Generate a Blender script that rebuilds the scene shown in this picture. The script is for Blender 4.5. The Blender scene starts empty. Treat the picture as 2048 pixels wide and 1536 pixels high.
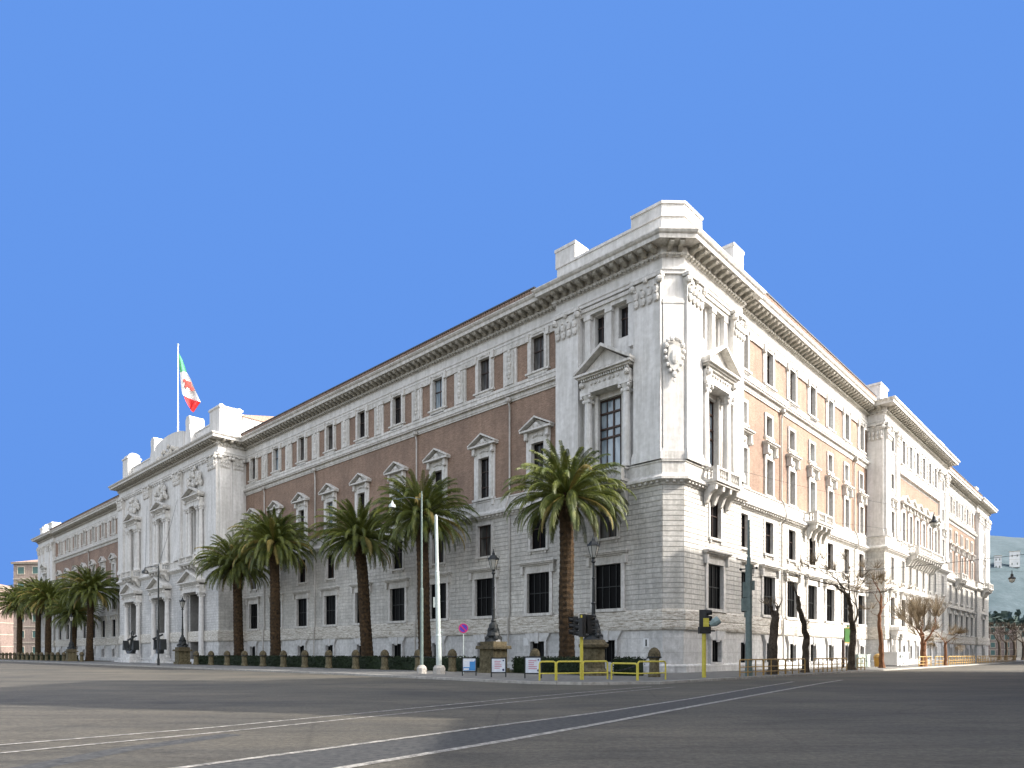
import bpy, bmesh, math, random
from mathutils import Vector, Matrix
R = math.radians
random.seed(7)
scn = bpy.context.scene
col = scn.collection

# ------------------------------------------------------------------ camera, sky, sun, exposure
cam_d = bpy.data.cameras.new("camera")
cam = bpy.data.objects.new("camera", cam_d)
col.objects.link(cam)
cam.location = (0, 0, 1.5)
cam.rotation_euler = (R(90), 0, 0)
cam_d.sensor_width = 36
cam_d.lens = 36 * 1349 / 2048
cam_d.shift_y = 540 / 2048
cam_d.clip_end = 6000
scn.camera = cam

SUN_EL = 36.0
SX, SY = 0.955, -0.296          # horizontal direction towards the sun
w = bpy.data.worlds.new("World")
scn.world = w
w.use_nodes = True
nt = w.node_tree
bg = nt.nodes["Background"]
sky = nt.nodes.new("ShaderNodeTexSky")
sky.sky_type = 'NISHITA'
sky.sun_disc = False
sky.sun_elevation = R(SUN_EL)
sky.sun_rotation = math.atan2(SX, SY)
sky.air_density = 1.0
sky.dust_density = 4.0
sky.ozone_density = 1.0
tc = nt.nodes.new("ShaderNodeTexCoord")
sep = nt.nodes.new("ShaderNodeSeparateXYZ")
nt.links.new(tc.outputs["Generated"], sep.inputs[0])
mr = nt.nodes.new("ShaderNodeMapRange")      # flat blue where the camera looks, pale unseen sky behind it as added fill
mr.inputs["From Min"].default_value = 0.15
mr.inputs["From Max"].default_value = 0.58
nt.links.new(sep.outputs["Y"], mr.inputs["Value"])
mix = nt.nodes.new("ShaderNodeMix")
mix.data_type = 'RGBA'
nt.links.new(mr.outputs[0], mix.inputs["Factor"])
hsv = nt.nodes.new("ShaderNodeHueSaturation")     # desaturates the unseen sky so its fill light is less blue
hsv.inputs["Saturation"].default_value = 0.45
nt.links.new(sky.outputs[0], hsv.inputs["Color"])
nt.links.new(hsv.outputs[0], mix.inputs["A"])
SKY_STR = 0.15
EXPO = 1.82
BLUE = (0.130, 0.317, 0.836)
mix.inputs["B"].default_value = tuple(c / SKY_STR / 2 ** EXPO for c in BLUE) + (1,)
nt.links.new(mix.outputs["Result"], bg.inputs["Color"])
bg.inputs["Strength"].default_value = SKY_STR

sun_d = bpy.data.lights.new("sun", 'SUN')
sun_d.energy = 2.15
sun_d.angle = R(0.6)
sun_d.color = (1.0, 0.93, 0.85)
sun = bpy.data.objects.new("sun", sun_d)
col.objects.link(sun)
ce = math.cos(R(SUN_EL))
sv = Vector((SX * ce, SY * ce, math.sin(R(SUN_EL)))).normalized()
sun.rotation_euler = sv.to_track_quat('Z', 'Y').to_euler()
sun.location = sv * 200
scn.view_settings.view_transform = 'Standard'
scn.view_settings.look = 'None'
scn.view_settings.exposure = EXPO
scn.view_settings.gamma = 1.0
scn.cycles.max_bounces = 6
scn.cycles.diffuse_bounces = 3
scn.cycles.glossy_bounces = 2
scn.cycles.transparent_max_bounces = 6
scn.render.film_transparent = False

# ------------------------------------------------------------------ materials
def _nodes(name):
    m = bpy.data.materials.new(name)
    m.use_nodes = True
    t = m.node_tree
    return m, t, t.nodes["Principled BSDF"]

def _noise(t, vec, scale, detail=5, rough=0.6):
    n = t.nodes.new("ShaderNodeTexNoise")
    n.inputs["Scale"].default_value = scale
    n.inputs["Detail"].default_value = detail
    n.inputs["Roughness"].default_value = rough
    t.links.new(vec, n.inputs["Vector"])
    return n.outputs["Fac"]

def _ramp(t, fac, lo, hi, c0, c1):
    r = t.nodes.new("ShaderNodeValToRGB")
    r.color_ramp.elements[0].position = lo
    r.color_ramp.elements[1].position = hi
    r.color_ramp.elements[0].color = tuple(c0) + (1,)
    r.color_ramp.elements[1].color = tuple(c1) + (1,)
    t.links.new(fac, r.inputs[0])
    return r.outputs[0]

def _mul(t, a, b, fac=1.0, mode='MULTIPLY'):
    m = t.nodes.new("ShaderNodeMix")
    m.data_type = 'RGBA'
    m.blend_type = mode
    m.inputs["Factor"].default_value = fac
    t.links.new(a, m.inputs["A"])
    if isinstance(b, tuple):
        m.inputs["B"].default_value = b + (1,)
    else:
        t.links.new(b, m.inputs["B"])
    return m.outputs["Result"]

def _map(t, vec, scale):
    m = t.nodes.new("ShaderNodeMapping")
    m.inputs["Scale"].default_value = scale
    t.links.new(vec, m.inputs["Vector"])
    return m.outputs[0]

def _bump(t, bsdf, h, strength, dist):
    b = t.nodes.new("ShaderNodeBump")
    b.inputs["Strength"].default_value = strength
    b.inputs["Distance"].default_value = dist
    t.links.new(h, b.inputs["Height"])
    t.links.new(b.outputs[0], bsdf.inputs["Normal"])

def pbr(name, c0, c1, scale=3.0, rough=0.8, bump=0.25, dist=0.02, streak=0.0, large=0.15, metal=0.0, spec=0.3, bscale=None, lo=0.3, hi=0.7):
    m, t, b = _nodes(name)
    v = t.nodes.new("ShaderNodeTexCoord").outputs["Object"]
    n = _noise(t, v, scale, 7)
    c = _ramp(t, n, lo, hi, c0, c1)
    if large:
        n2 = _noise(t, v, 0.25, 3)
        c = _mul(t, c, _ramp(t, n2, 0.35, 0.65, (1 - large,) * 3, (1, 1, 1)))
    if streak:
        n3 = _noise(t, _map(t, v, (2.2, 2.2, 0.16)), 1.0, 5, 0.7)
        c = _mul(t, c, _ramp(t, n3, 0.38, 0.6, (1 - streak, 1 - streak * 1.0, 1 - streak * 1.08), (1, 1, 1)))
    t.links.new(c, b.inputs["Base Color"])
    b.inputs["Roughness"].default_value = rough
    b.inputs["Metallic"].default_value = metal
    b.inputs["Specular IOR Level"].default_value = spec
    if bump:
        _bump(t, b, _noise(t, v, bscale or scale * 4, 5), bump, dist)
    return m

def wallmat(name, c0, c1, mortar, bw, bh, msize, scale_n, streak, bumpd, mdark=1.0, spec=0.3, rough=0.8):
    # x+y runs along both facades in the palace's own frame
    m, t, b = _nodes(name)
    v = t.nodes.new("ShaderNodeTexCoord").outputs["Object"]
    s = t.nodes.new("ShaderNodeSeparateXYZ"); t.links.new(v, s.inputs[0])
    a = t.nodes.new("ShaderNodeMath"); a.operation = 'ADD'
    t.links.new(s.outputs[0], a.inputs[0]); t.links.new(s.outputs[1], a.inputs[1])
    cb = t.nodes.new("ShaderNodeCombineXYZ")
    z_ = t.nodes.new("ShaderNodeMath"); z_.operation = 'SUBTRACT'; z_.inputs[1].default_value = 4.9
    t.links.new(s.outputs[2], z_.inputs[0])
    t.links.new(a.outputs[0], cb.inputs[0]); t.links.new(z_.outputs[0], cb.inputs[1])
    br = t.nodes.new("ShaderNodeTexBrick")
    br.inputs["Scale"].default_value = 1.0
    br.inputs["Brick Width"].default_value = bw
    br.inputs["Row Height"].default_value = bh
    br.inputs["Mortar Size"].default_value = msize
    br.inputs["Mortar Smooth"].default_value = 0.2
    br.inputs["Color1"].default_value = tuple(c0) + (1,)
    br.inputs["Color2"].default_value = tuple(c1) + (1,)
    br.inputs["Mortar"].default_value = tuple(mortar) + (1,)
    t.links.new(cb.outputs[0], br.inputs["Vector"])
    c = br.outputs["Color"]
    c = _mul(t, c, _ramp(t, _noise(t, v, scale_n, 7, 0.7), 0.3, 0.7, (0.74, 0.74, 0.72), (1.12, 1.12, 1.12)))
    c = _mul(t, c, _ramp(t, _noise(t, v, 0.22, 4), 0.35, 0.65, (0.80, 0.80, 0.80), (1.07, 1.06, 1.04)))
    c = _mul(t, c, _ramp(t, _noise(t, v, 1.6, 6, 0.8), 0.32, 0.62, (0.84, 0.83, 0.82), (1.05, 1.05, 1.05)))
    n3 = _noise(t, _map(t, v, (1.7, 1.7, 0.12)), 1.0, 5, 0.7)
    c = _mul(t, c, _ramp(t, n3, 0.38, 0.6, (1 - streak,) * 3, (1, 1, 1)))
    t.links.new(c, b.inputs["Base Color"])
    b.inputs["Roughness"].default_value = rough
    b.inputs["Specular IOR Level"].default_value = spec
    inv = t.nodes.new("ShaderNodeMath"); inv.operation = 'SUBTRACT'
    inv.inputs[0].default_value = 1.0
    t.links.new(br.outputs["Fac"], inv.inputs[1])
    ad = t.nodes.new("ShaderNodeMath"); ad.operation = 'MULTIPLY_ADD'
    t.links.new(_noise(t, v, 9, 4), ad.inputs[0]); ad.inputs[1].default_value = 0.5
    t.links.new(inv.outputs[0], ad.inputs[2])
    _bump(t, b, ad.outputs[0], 0.5, bumpd)
    return m

M = {}
M['stone'] = pbr('white_travertine', (0.62, 0.60, 0.57), (0.77, 0.755, 0.73), 2.5, 0.75, 0.3, 0.02, streak=0.20, large=0.12)
M['trim'] = pbr('carved_travertine', (0.54, 0.515, 0.475), (0.75, 0.73, 0.695), 3.5, 0.75, 0.35, 0.02, streak=0.26, large=0.1)
def layered():
    m, t, b = _nodes('layered_pitted_travertine')
    v = t.nodes.new("ShaderNodeTexCoord").outputs["Object"]
    c = _ramp(t, _noise(t, _map(t, v, (1.6, 1.6, 9)), 1.0, 7, 0.75), 0.38, 0.55, (0.30, 0.26, 0.20), (0.68, 0.65, 0.59))
    c = _mul(t, c, _ramp(t, _noise(t, v, 9, 5), 0.3, 0.6, (0.75, 0.74, 0.72), (1, 1, 1)))
    t.links.new(c, b.inputs["Base Color"]); b.inputs["Roughness"].default_value = 0.85
    _bump(t, b, _noise(t, _map(t, v, (3, 3, 12)), 1.0, 5), 0.5, 0.03)
    return m
M['rough'] = layered()
M['plinth'] = wallmat('plinth_travertine', (0.60, 0.60, 0.595), (0.67, 0.665, 0.66), (0.42, 0.41, 0.40), 2.1, 1.1, 0.012, 3.0, 0.16, 0.01)
M['rustic'] = wallmat('rusticated_travertine', (0.61, 0.595, 0.56), (0.69, 0.675, 0.64), (0.33, 0.315, 0.285), 1.25, 0.385, 0.014, 4.0, 0.2, 0.01)
M['groove'] = pbr('dirty_joint_stone', (0.34, 0.33, 0.31), (0.46, 0.45, 0.43), 3, 0.9, 0.2)
M['brick'] = wallmat('red_brown_brick', (0.212, 0.130, 0.090), (0.318, 0.204, 0.148), (0.37, 0.29, 0.235), 0.26, 0.075, 0.011, 14.0, 0.14, 0.004)
M['tile'] = pbr('terracotta_roof_tile', (0.22, 0.135, 0.10), (0.40, 0.30, 0.24), 5, 0.85, 0.6, 0.05)
M['shade_stone'] = pbr('shade_darkened_travertine', (0.30, 0.28, 0.235), (0.58, 0.555, 0.50), 3.5, 0.85, 0.35, 0.02, streak=0.2)  # shade under the cornice put into a darker base colour
M['core'] = pbr('dark_sun_block', (0.03, 0.03, 0.03), (0.05, 0.05, 0.045), 2, 0.9, 0)  # near-black colour for the added sun-blocking core
M['lead'] = pbr('dark_lead_gutter', (0.06, 0.06, 0.065), (0.11, 0.11, 0.11), 3, 0.6, 0.1)
M['pipe'] = pbr('weathered_copper_pipe', (0.45, 0.42, 0.38), (0.62, 0.60, 0.57), 2, 0.6, 0.1, streak=0.35)

def glass(name, colr, rough=0.08, spec=0.5, tint=None):
    m, t, b = _nodes(name)
    v = t.nodes.new("ShaderNodeTexCoord").outputs["Object"]
    c = _ramp(t, _noise(t, _map(t, v, (3, 1, 0.4)), 1.2, 2), 0.4, 0.65, colr, tint or tuple(x * 1.8 for x in colr))
    t.links.new(c, b.inputs["Base Color"])
    b.inputs["Roughness"].default_value = rough
    b.inputs["Specular IOR Level"].default_value = spec
    return m
M['glass'] = glass('dark_window_glass', (0.006, 0.006, 0.007), 0.12, 0.25, (0.02, 0.02, 0.022))
M['glass_low'] = glass('black_barred_window_glass', (0.003, 0.003, 0.0035), 0.4, 0.05)
M['glass_sky'] = glass('curtained_glass_with_sky_reflection', (0.16, 0.21, 0.25), 0.08, 0.9, (0.36, 0.42, 0.46))  # pale blue base colour carries the sky reflection besides curtains
M['wood'] = pbr('dark_brown_sash', (0.035, 0.02, 0.015), (0.07, 0.04, 0.03), 5, 0.5, 0.1)
M['iron'] = pbr('black_painted_iron', (0.010, 0.012, 0.013), (0.025, 0.028, 0.028), 8, 0.45, 0.2, 0.005)
M['lampglass'] = pbr('frosted_lamp_glass', (0.30, 0.30, 0.27), (0.42, 0.41, 0.37), 4, 0.3, 0)
M['galv'] = pbr('galvanised_steel_pole', (0.36, 0.42, 0.40), (0.52, 0.56, 0.53), 5, 0.5, 0.1, large=0.1, metal=0.2)
M['green_steel'] = pbr('grey_green_painted_steel', (0.11, 0.15, 0.14), (0.18, 0.23, 0.215), 4, 0.55, 0.1)
M['concrete'] = pbr('rough_concrete', (0.30, 0.28, 0.25), (0.46, 0.44, 0.40), 8, 0.9, 0.6, 0.02)
M['yellow'] = pbr('yellow_painted_tube', (0.48, 0.40, 0.045), (0.62, 0.54, 0.10), 6, 0.5, 0.1, large=0.1)
M['rustyel'] = pbr('worn_ochre_painted_rail', (0.30, 0.17, 0.05), (0.48, 0.33, 0.12), 8, 0.6, 0.2)
M['peperino'] = pbr('lichen_stained_peperino', (0.06, 0.048, 0.022), (0.21, 0.18, 0.11), 5, 0.9, 0.8, 0.03, streak=0.35)
M['darktop'] = pbr('mossy_dark_stone', (0.04, 0.035, 0.02), (0.15, 0.12, 0.07), 7, 0.95, 0.8, 0.03)
M['bark'] = pbr('palm_trunk_bark', (0.012, 0.009, 0.006), (0.085, 0.05, 0.022), 4, 0.95, 0.9, 0.06)
M['planebark'] = pbr('dark_plane_bark', (0.03, 0.024, 0.018), (0.11, 0.085, 0.06), 7, 0.95, 0.8, 0.03)
M['redbark'] = pbr('painted_trunk_bark', (0.10, 0.04, 0.02), (0.20, 0.10, 0.05), 7, 0.95, 0.8, 0.03)
M['twig'] = pbr('pale_brown_twigs', (0.13, 0.10, 0.06), (0.27, 0.21, 0.14), 9, 0.9, 0)
M['frond'] = pbr('palm_frond_green', (0.022, 0.044, 0.007), (0.15, 0.165, 0.022), 1.1, 0.5, 0, large=0, spec=0.4)
M['frond_old'] = pbr('yellowing_palm_frond', (0.16, 0.12, 0.03), (0.30, 0.24, 0.07), 1.5, 0.6, 0, large=0)
M['hedge'] = pbr('clipped_dark_hedge', (0.005, 0.011, 0.004), (0.022, 0.04, 0.011), 7, 0.7, 0, large=0.2)
M['black'] = pbr('black_plastic', (0.012, 0.012, 0.012), (0.025, 0.025, 0.025), 4, 0.4, 0)
M['white'] = pbr('white_paint', (0.68, 0.68, 0.67), (0.78, 0.78, 0.77), 3, 0.6, 0.1)

def flat(name, c, rough=0.6, vary=0.12):
    return pbr(name, tuple(x * (1 - vary) for x in c), tuple(min(1, x * (1 + vary)) for x in c), 4, rough, 0.1)

# ------------------------------------------------------------------ mesh builder
class MB:
    def __init__(s):
        s.v = []; s.f = []
    def add(s, vs, fs):
        k = len(s.v)
        s.v += [tuple(p) for p in vs]
        s.f += [tuple(i + k for i in f) for f in fs]
    def hexa(s, p):     # 8 corners: bottom 4 ccw, top 4 ccw
        s.add(p, [(0, 3, 2, 1), (4, 5, 6, 7), (0, 1, 5, 4), (1, 2, 6, 5), (2, 3, 7, 6), (3, 0, 4, 7)])
    def box(s, x0, x1, y0, y1, z0, z1):
        s.hexa([(x0, y0, z0), (x1, y0, z0), (x1, y1, z0), (x0, y1, z0), (x0, y0, z1), (x1, y0, z1), (x1, y1, z1), (x0, y1, z1)])
    def prism(s, pts, y0, y1):          # polygon in (x,z) extruded over y
        n = len(pts)
        vs = [(x, y0, z) for x, z in pts] + [(x, y1, z) for x, z in pts]
        fs = [tuple(range(n)), tuple(range(2 * n - 1, n - 1, -1))]
        fs += [(i, (i + 1) % n, n + (i + 1) % n, n + i) for i in range(n)]
        s.add(vs, fs)
    def tube(s, pts, rad, n=7, cap=True):
        pts = [Vector(p) for p in pts]
        if not isinstance(rad, (list, tuple)): rad = [rad] * len(pts)
        rings = []; a = None
        for i, p in enumerate(pts):
            d = (pts[min(i + 1, len(pts) - 1)] - pts[max(i - 1, 0)])
            d = d.normalized() if d.length > 1e-9 else Vector((0, 0, 1))
            if a is None:
                a = d.cross(Vector((0, 0, 1)))
                if a.length < 0.05: a = d.cross(Vector((1, 0, 0)))
            a = a - d * a.dot(d)
            if a.length < 1e-4: a = d.orthogonal()
            a.normalize(); b = d.cross(a)
            rings.append([p + (a * math.cos(2 * math.pi * k / n) + b * math.sin(2 * math.pi * k / n)) * rad[i] for k in range(n)])
        vs = [q for r in rings for q in r]
        fs = []
        for i in range(len(pts) - 1):
            for k in range(n):
                fs.append((i * n + k, i * n + (k + 1) % n, (i + 1) * n + (k + 1) % n, (i + 1) * n + k))
        if cap:
            fs.append(tuple(range(n - 1, -1, -1))); fs.append(tuple(range(len(vs) - n, len(vs))))
        s.add(vs, fs)
    def lathe(s, prof, cx=0, cy=0, n=12):
        vs = []; fs = []
        for r, z in prof:
            for k in range(n):
                a = 2 * math.pi * k / n
                vs.append((cx + r * math.cos(a), cy + r * math.sin(a), z))
        for i in range(len(prof) - 1):
            for k in range(n):
                fs.append((i * n + k, i * n + (k + 1) % n, (i + 1) * n + (k + 1) % n, (i + 1) * n + k))
        fs.append(tuple(range(n - 1, -1, -1))); fs.append(tuple(range(len(vs) - n, len(vs))))
        s.add(vs, fs)
    def ball(s, c, r, sx=1, sy=1, sz=1, n=7, m=5):
        vs = []; fs = []
        for i in range(m + 1):
            t = math.pi * i / m
            for k in range(n):
                a = 2 * math.pi * k / n
                vs.append((c[0] + r * sx * math.sin(t) * math.cos(a), c[1] + r * sy * math.sin(t) * math.sin(a), c[2] + r * sz * math.cos(t)))
        for i in range(m):
            for k in range(n):
                fs.append((i * n + k, (i + 1) * n + k, (i + 1) * n + (k + 1) % n, i * n + (k + 1) % n))
        s.add(vs, fs)
    def merge(s, o, fn):
        s.add([fn(p) for p in o.v], o.f)
    def build(s, name, mat, parent=None, smooth=False, recalc=True):
        me = bpy.data.meshes.new(name)
        me.from_pydata(s.v, [], s.f)
        if recalc and s.f:
            bm = bmesh.new(); bm.from_mesh(me)
            bmesh.ops.recalc_face_normals(bm, faces=bm.faces)
            bm.to_mesh(me); bm.free()
        me.materials.append(mat)
        if smooth:
            for p in me.polygons: p.use_smooth = True
        o = bpy.data.objects.new(name, me)
        col.objects.link(o)
        if parent: o.parent = parent
        return o

def empty(name, loc=(0, 0, 0), rz=0, label=None, cat=None, group=None):
    o = bpy.data.objects.new(name, None)
    o.empty_display_size = 0.3
    col.objects.link(o)
    o.location = loc; o.rotation_euler = (0, 0, rz)
    tag(o, label, cat, group)
    return o
def tag(o, label=None, cat=None, group=None, kind=None):
    if label: o['label'] = label
    if cat: o['category'] = cat
    if group: o['group'] = group
    if kind: o['kind'] = kind
    return o
def kids(o):
    return [c for c in bpy.data.objects if c.parent == o]
def copy_tree(o, parent=None):
    ch = kids(o)
    c = o.copy(); col.objects.link(c); c.parent = parent
    for k in ch: copy_tree(k, c)
    return c

# frames of reference: P0 is the meeting point of the two main facade planes
P0 = Vector((12.03, 49.5, 0)); DL = Vector((-0.7259, 0.6877, 0)); DR = Vector((0.6877, 0.7259, 0))
ANG = math.atan2(0.7259, 0.6877)
def LW(u, out, z=0): return P0 + DL * u - DR * out + Vector((0, 0, z))
def RW(u, out, z=0): return P0 + DR * u - DL * out + Vector((0, 0, z))

class Fac:      # facade frame in palace coordinates: u along, o outward, z up
    def __init__(s, org, ud, nd): s.o = Vector(org); s.u = Vector(ud); s.n = Vector(nd)
    def p(s, u, o, z): q = s.o + s.u * u + s.n * o; return (q.x, q.y, z)
    def box(s, b, u0, u1, o0, o1, z0, z1):
        b.hexa([s.p(u0, o1, z0), s.p(u1, o1, z0), s.p(u1, o0, z0), s.p(u0, o0, z0), s.p(u0, o1, z1), s.p(u1, o1, z1), s.p(u1, o0, z1), s.p(u0, o0, z1)])
    def put(s, b, other, u, o, z, mirror=False):   # other is built with x along, -y outward
        b.merge(other, lambda q: s.p(u + (-q[0] if mirror else q[0]), o - q[1], z + q[2]))
LEFT = Fac((0, 0, 0), (0, 1, 0), (-1, 0, 0))
RIGHT = Fac((0, 0, 0), (1, 0, 0), (0, -1, 0))
# ------------------------------------------------------------------ the palace
palace = empty('palace', P0, ANG, 'long white stone and red brown brick palace with a chamfered street corner', 'palace')

PATH = [(20, 192), (0, 192), (0, 176.5), (.4, 176.5), (.4, 112.8), (-3.6, 112.8), (-3.6, 70.2), (.4, 70.2), (.4, 11.25), (0, 11.25),
        (0, 1.12), (1.12, 0), (10.8, 0), (10.8, .4), (47.1, .4), (47.1, -1.6), (82, -1.6), (82, .4), (118, .4), (118, 0), (131, 0), (131, 20)]

def miter(path, i):
    def nrm(a, b):
        d = Vector((b[0] - a[0], b[1] - a[1])).normalized()
        return Vector((d.y, -d.x))
    if i == 0: return nrm(path[0], path[1])
    if i == len(path) - 1: return nrm(path[-2], path[-1])
    a = nrm(path[i - 1], path[i]); b = nrm(path[i], path[i + 1])
    m = (a + b).normalized()
    return m / max(0.3, m.dot(a))

def sweep(b, path, prof, closed=True):
    n = len(prof); vs = []; fs = []
    for i, p in enumerate(path):
        m = miter(path, i)
        for o, z in prof: vs.append((p[0] + m.x * o, p[1] + m.y * o, z))
    for i in range(len(path) - 1):
        for k in range(n if closed else n - 1):
            k2 = (k + 1) % n
            fs.append((i * n + k, i * n + k2, (i + 1) * n + k2, (i + 1) * n + k))
    fs.append(tuple(range(n))); fs.append(tuple(range(len(vs) - 1, len(vs) - n - 1, -1)))
    b.add(vs, fs)

def repeat_on(path, pitch, fn, trim=0.25):
    for i in range(len(path) - 1):
        a = Vector(path[i]); c = Vector(path[i + 1]); L = (c - a).length
        if L < 1.0: continue
        d = (c - a) / L; nn = Vector((d.y, -d.x))
        k = max(1, int((L - 2 * trim) / pitch)); st = (L - 2 * trim) / k
        for j in range(k + 1):
            q = a + d * (trim + st * j)
            fn(Fac((q.x, q.y, 0), (d.x, d.y, 0), (nn.x, nn.y, 0)))

def wall(b, F, u0, u1, z0, z1, off, holes, rev=0.5):
    us = sorted({u0, u1} | {h[0] for h in holes if u0 < h[0] < u1} | {h[1] for h in holes if u0 < h[1] < u1})
    zs = sorted({z0, z1} | {h[2] for h in holes if z0 < h[2] < z1} | {h[3] for h in holes if z0 < h[3] < z1})
    for i in range(len(us) - 1):
        for j in range(len(zs) - 1):
            cu = (us[i] + us[i + 1]) / 2; cz = (zs[j] + zs[j + 1]) / 2
            if any(h[0] < cu < h[1] and h[2] < cz < h[3] for h in holes): continue
            b.add([F.p(us[i], off, zs[j]), F.p(us[i + 1], off, zs[j]), F.p(us[i + 1], off, zs[j + 1]), F.p(us[i], off, zs[j + 1])], [(0, 1, 2, 3)])
    for h in holes:
        if h[0] >= u1 or h[1] <= u0 or h[2] >= z1 or h[3] <= z0: continue
        c = [(h[0], h[2]), (h[1], h[2]), (h[1], h[3]), (h[0], h[3])]
        for k in range(4):
            p, q = c[k], c[(k + 1) % 4]
            b.add([F.p(p[0], off, p[1]), F.p(q[0], off, q[1]), F.p(q[0], off - rev, q[1]), F.p(p[0], off - rev, p[1])], [(0, 1, 2, 3)])

def courses(b, F, u0, u1, z0, z1, off, holes, h=0.39, gap=0.045, pr=0.045):
    n = int(round((z1 - z0) / h)); h = (z1 - z0) / n
    for i in range(n):
        a = z0 + i * h + gap / 2; c = z0 + (i + 1) * h - gap / 2
        cut = sorted((max(u0, q[0] - .02), min(u1, q[1] + .02)) for q in holes if q[2] < c and q[3] > a and q[1] > u0 and q[0] < u1)
        s = u0
        for q in cut + [(u1, u1)]:
            if q[0] - s > 0.03: F.box(b, s, q[0], off - .02, off + pr, a, c)
            s = max(s, q[1])

# ---- reusable pieces, x along the wall, -y outward, z up from the window's sill
def prof_box(b, x0, x1, d, z0, z1, y=0.03): b.box(x0, x1, -d, y, z0, z1)

def pane_mesh(w_, h_, y, kind):
    b = MB(); b.box(-w_ / 2, w_ / 2, y, y + .03, 0, h_)
    return b
def sash_mesh(w_, h_, y, cols, rows, t=0.055):
    b = MB()
    for k in range(cols + 1):
        x = -w_ / 2 + w_ * k / cols
        b.box(max(-w_ / 2, x - t / 2), min(w_ / 2, x + t / 2), y - .07, y - .005, 0, h_)
    for r in rows:
        z = h_ * r
        b.box(-w_ / 2, w_ / 2, y - .085, y - .003, max(0, z - t * .6), min(h_, z + t * .6))
    return b

def hood(b, w2, z, d):           # small moulded cornice
    prof_box(b, -w2 + .16, w2 - .16, d * .45, z, z + .12)
    prof_box(b, -w2 + .06, w2 - .06, d * .8, z + .12, z + .24)
    prof_box(b, -w2, w2, d, z + .24, z + .36)

def surround_ground():
    b = MB(); w2, h = 1.3, 3.55
    for s in (-1, 1):
        b.box(min(s * w2, s * (w2 + .34)), max(s * w2, s * (w2 + .34)), -.14, .45, -.02, h + .36)
        b.box(min(s * (w2 + .30), s * (w2 + .62)), max(s * (w2 + .30), s * (w2 + .62)), -.36, .03, h - .05, h + .62)
    b.box(-w2, w2, -.13, .45, h, h + .36)
    prof_box(b, -w2 - .3, w2 + .3, .10, h + .36, h + .64)
    hood(b, w2 + .78, h + .64, .55)
    b.box(-w2 - .45, w2 + .45, -.28, .45, -.24, 0)
    return b
def surround_mezz():
    b = MB(); w2, h = .9, 2.95
    for s in (-1, 1): b.box(min(s * w2, s * (w2 + .24)), max(s * w2, s * (w2 + .24)), -.12, .45, 0, h + .24)
    b.box(-w2, w2, -.115, .45, h, h + .24)
    b.box(-w2 - .3, w2 + .3, -.22, .45, -.18, 0)
    for s in (-1, 1): b.box(s * w2 - .1, s * w2 + .1, -.18, .02, -.42, -.18)
    return b
def surround_base():
    b = MB(); w2, h = .8, 1.75
    for s in (-1, 1): b.box(min(s * w2, s * (w2 + .22)), max(s * w2, s * (w2 + .22)), -.22, .45, 0, h)
    b.prism([(-w2 - .22, h), (w2 + .22, h), (w2 + .62, h + .72), (-w2 - .62, h + .72)], -.25, .45)
    b.box(-.2, .2, -.33, -.24, h - .15, h + .76)
    b.box(-w2 - .3, w2 + .3, -.26, .45, -.16, 0)
    return b
def scroll(b, x, y, z, r, w=.12):
    b.tube([(x - w, y, z), (x + w, y, z)], r, 8)
def pediment(b, w2, z, d, rise, t=.16):
    b.prism([(-w2, z), (w2, z), (w2, z + t), (-w2, z + t)], -d, .03)
    b.prism([(-w2 + .2, z + t), (w2 - .2, z + t), (0, z + t + rise - .1)], -d * .35, .03)
    for s in (-1, 1):
        b.prism([(s * (w2 + .04), z + t), (s * (w2 + .04), z + t * 1.9), (0, z + t * 1.9 + rise), (0, z + t * .9 + rise)][::s], -d - .03, .03)
def surround_main():
    b = MB(); w2, h = .72, 3.85
    for s in (-1, 1):
        b.box(min(s * w2, s * (w2 + .36)), max(s * w2, s * (w2 + .36)), -.2, .45, 0, h + .34)
        b.box(min(s * (w2 + .36), s * (w2 + .66)), max(s * (w2 + .36), s * (w2 + .66)), -.13, .03, -.1, h + .5)
        b.box(min(s * (w2 + .34), s * (w2 + .68)), max(s * (w2 + .34), s * (w2 + .68)), -.42, .03, h + .35, h + 1.02)
        scroll(b, s * (w2 + .51), -.36, h + .42, .13)
    b.box(-w2, w2, -.19, .45, h, h + .34)
    prof_box(b, -w2 - .34, w2 + .34, .14, h + .34, h + 1.0)
    for x in (-.5, -.25, 0, .25, .5): b.ball((x, -.17, h + .68 - abs(x) * .2), .14, n=6, m=4)
    pediment(b, 1.78, h + 1.02, .62, .92)
    b.ball((0, -.36, h + 1.48), .27, 1.2, .5, 1, 8, 5); b.ball((-.42, -.34, h + 1.32), .16, n=6, m=4); b.ball((.42, -.34, h + 1.32), .16, n=6, m=4)
    b.box(-w2 - .75, w2 + .75, -.34, .45, -.2, 0)
    for s in (-1, 1): b.box(s * (w2 + .5) - .17, s * (w2 + .5) + .17, -.26, .02, -.75, -.2)
    return b
def surround_attic():
    b = MB(); w2, h = .75, 3.1
    for s in (-1, 1):
        b.box(min(s * w2, s * (w2 + .3)), max(s * w2, s * (w2 + .3)), -.2, .45, 0, h + .1)
        b.box(min(s * (w2 + .3), s * (w2 + .5)), max(s * (w2 + .3), s * (w2 + .5)), -.11, .03, -.1, h + .1)
        b.box(min(s * (w2 + .24), s * (w2 + .6)), max(s * (w2 + .24), s * (w2 + .6)), -.30, .03, h - .3, h + .42)
    b.box(-w2, w2, -.18, .45, h, h + .42)
    for x in (-.5, -.3, -.1, .1, .3, .5): b.ball((x, -.2, h + .22), .09, n=5, m=4)
    b.box(-w2 - .62, w2 + .62, -.30, .45, -.16, 0)
    b.prism([(-w2 - .5, -.16), (w2 + .5, -.16), (w2 + .15, -.52), (-w2 - .15, -.52)], -.2, .03)
    return b
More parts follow.
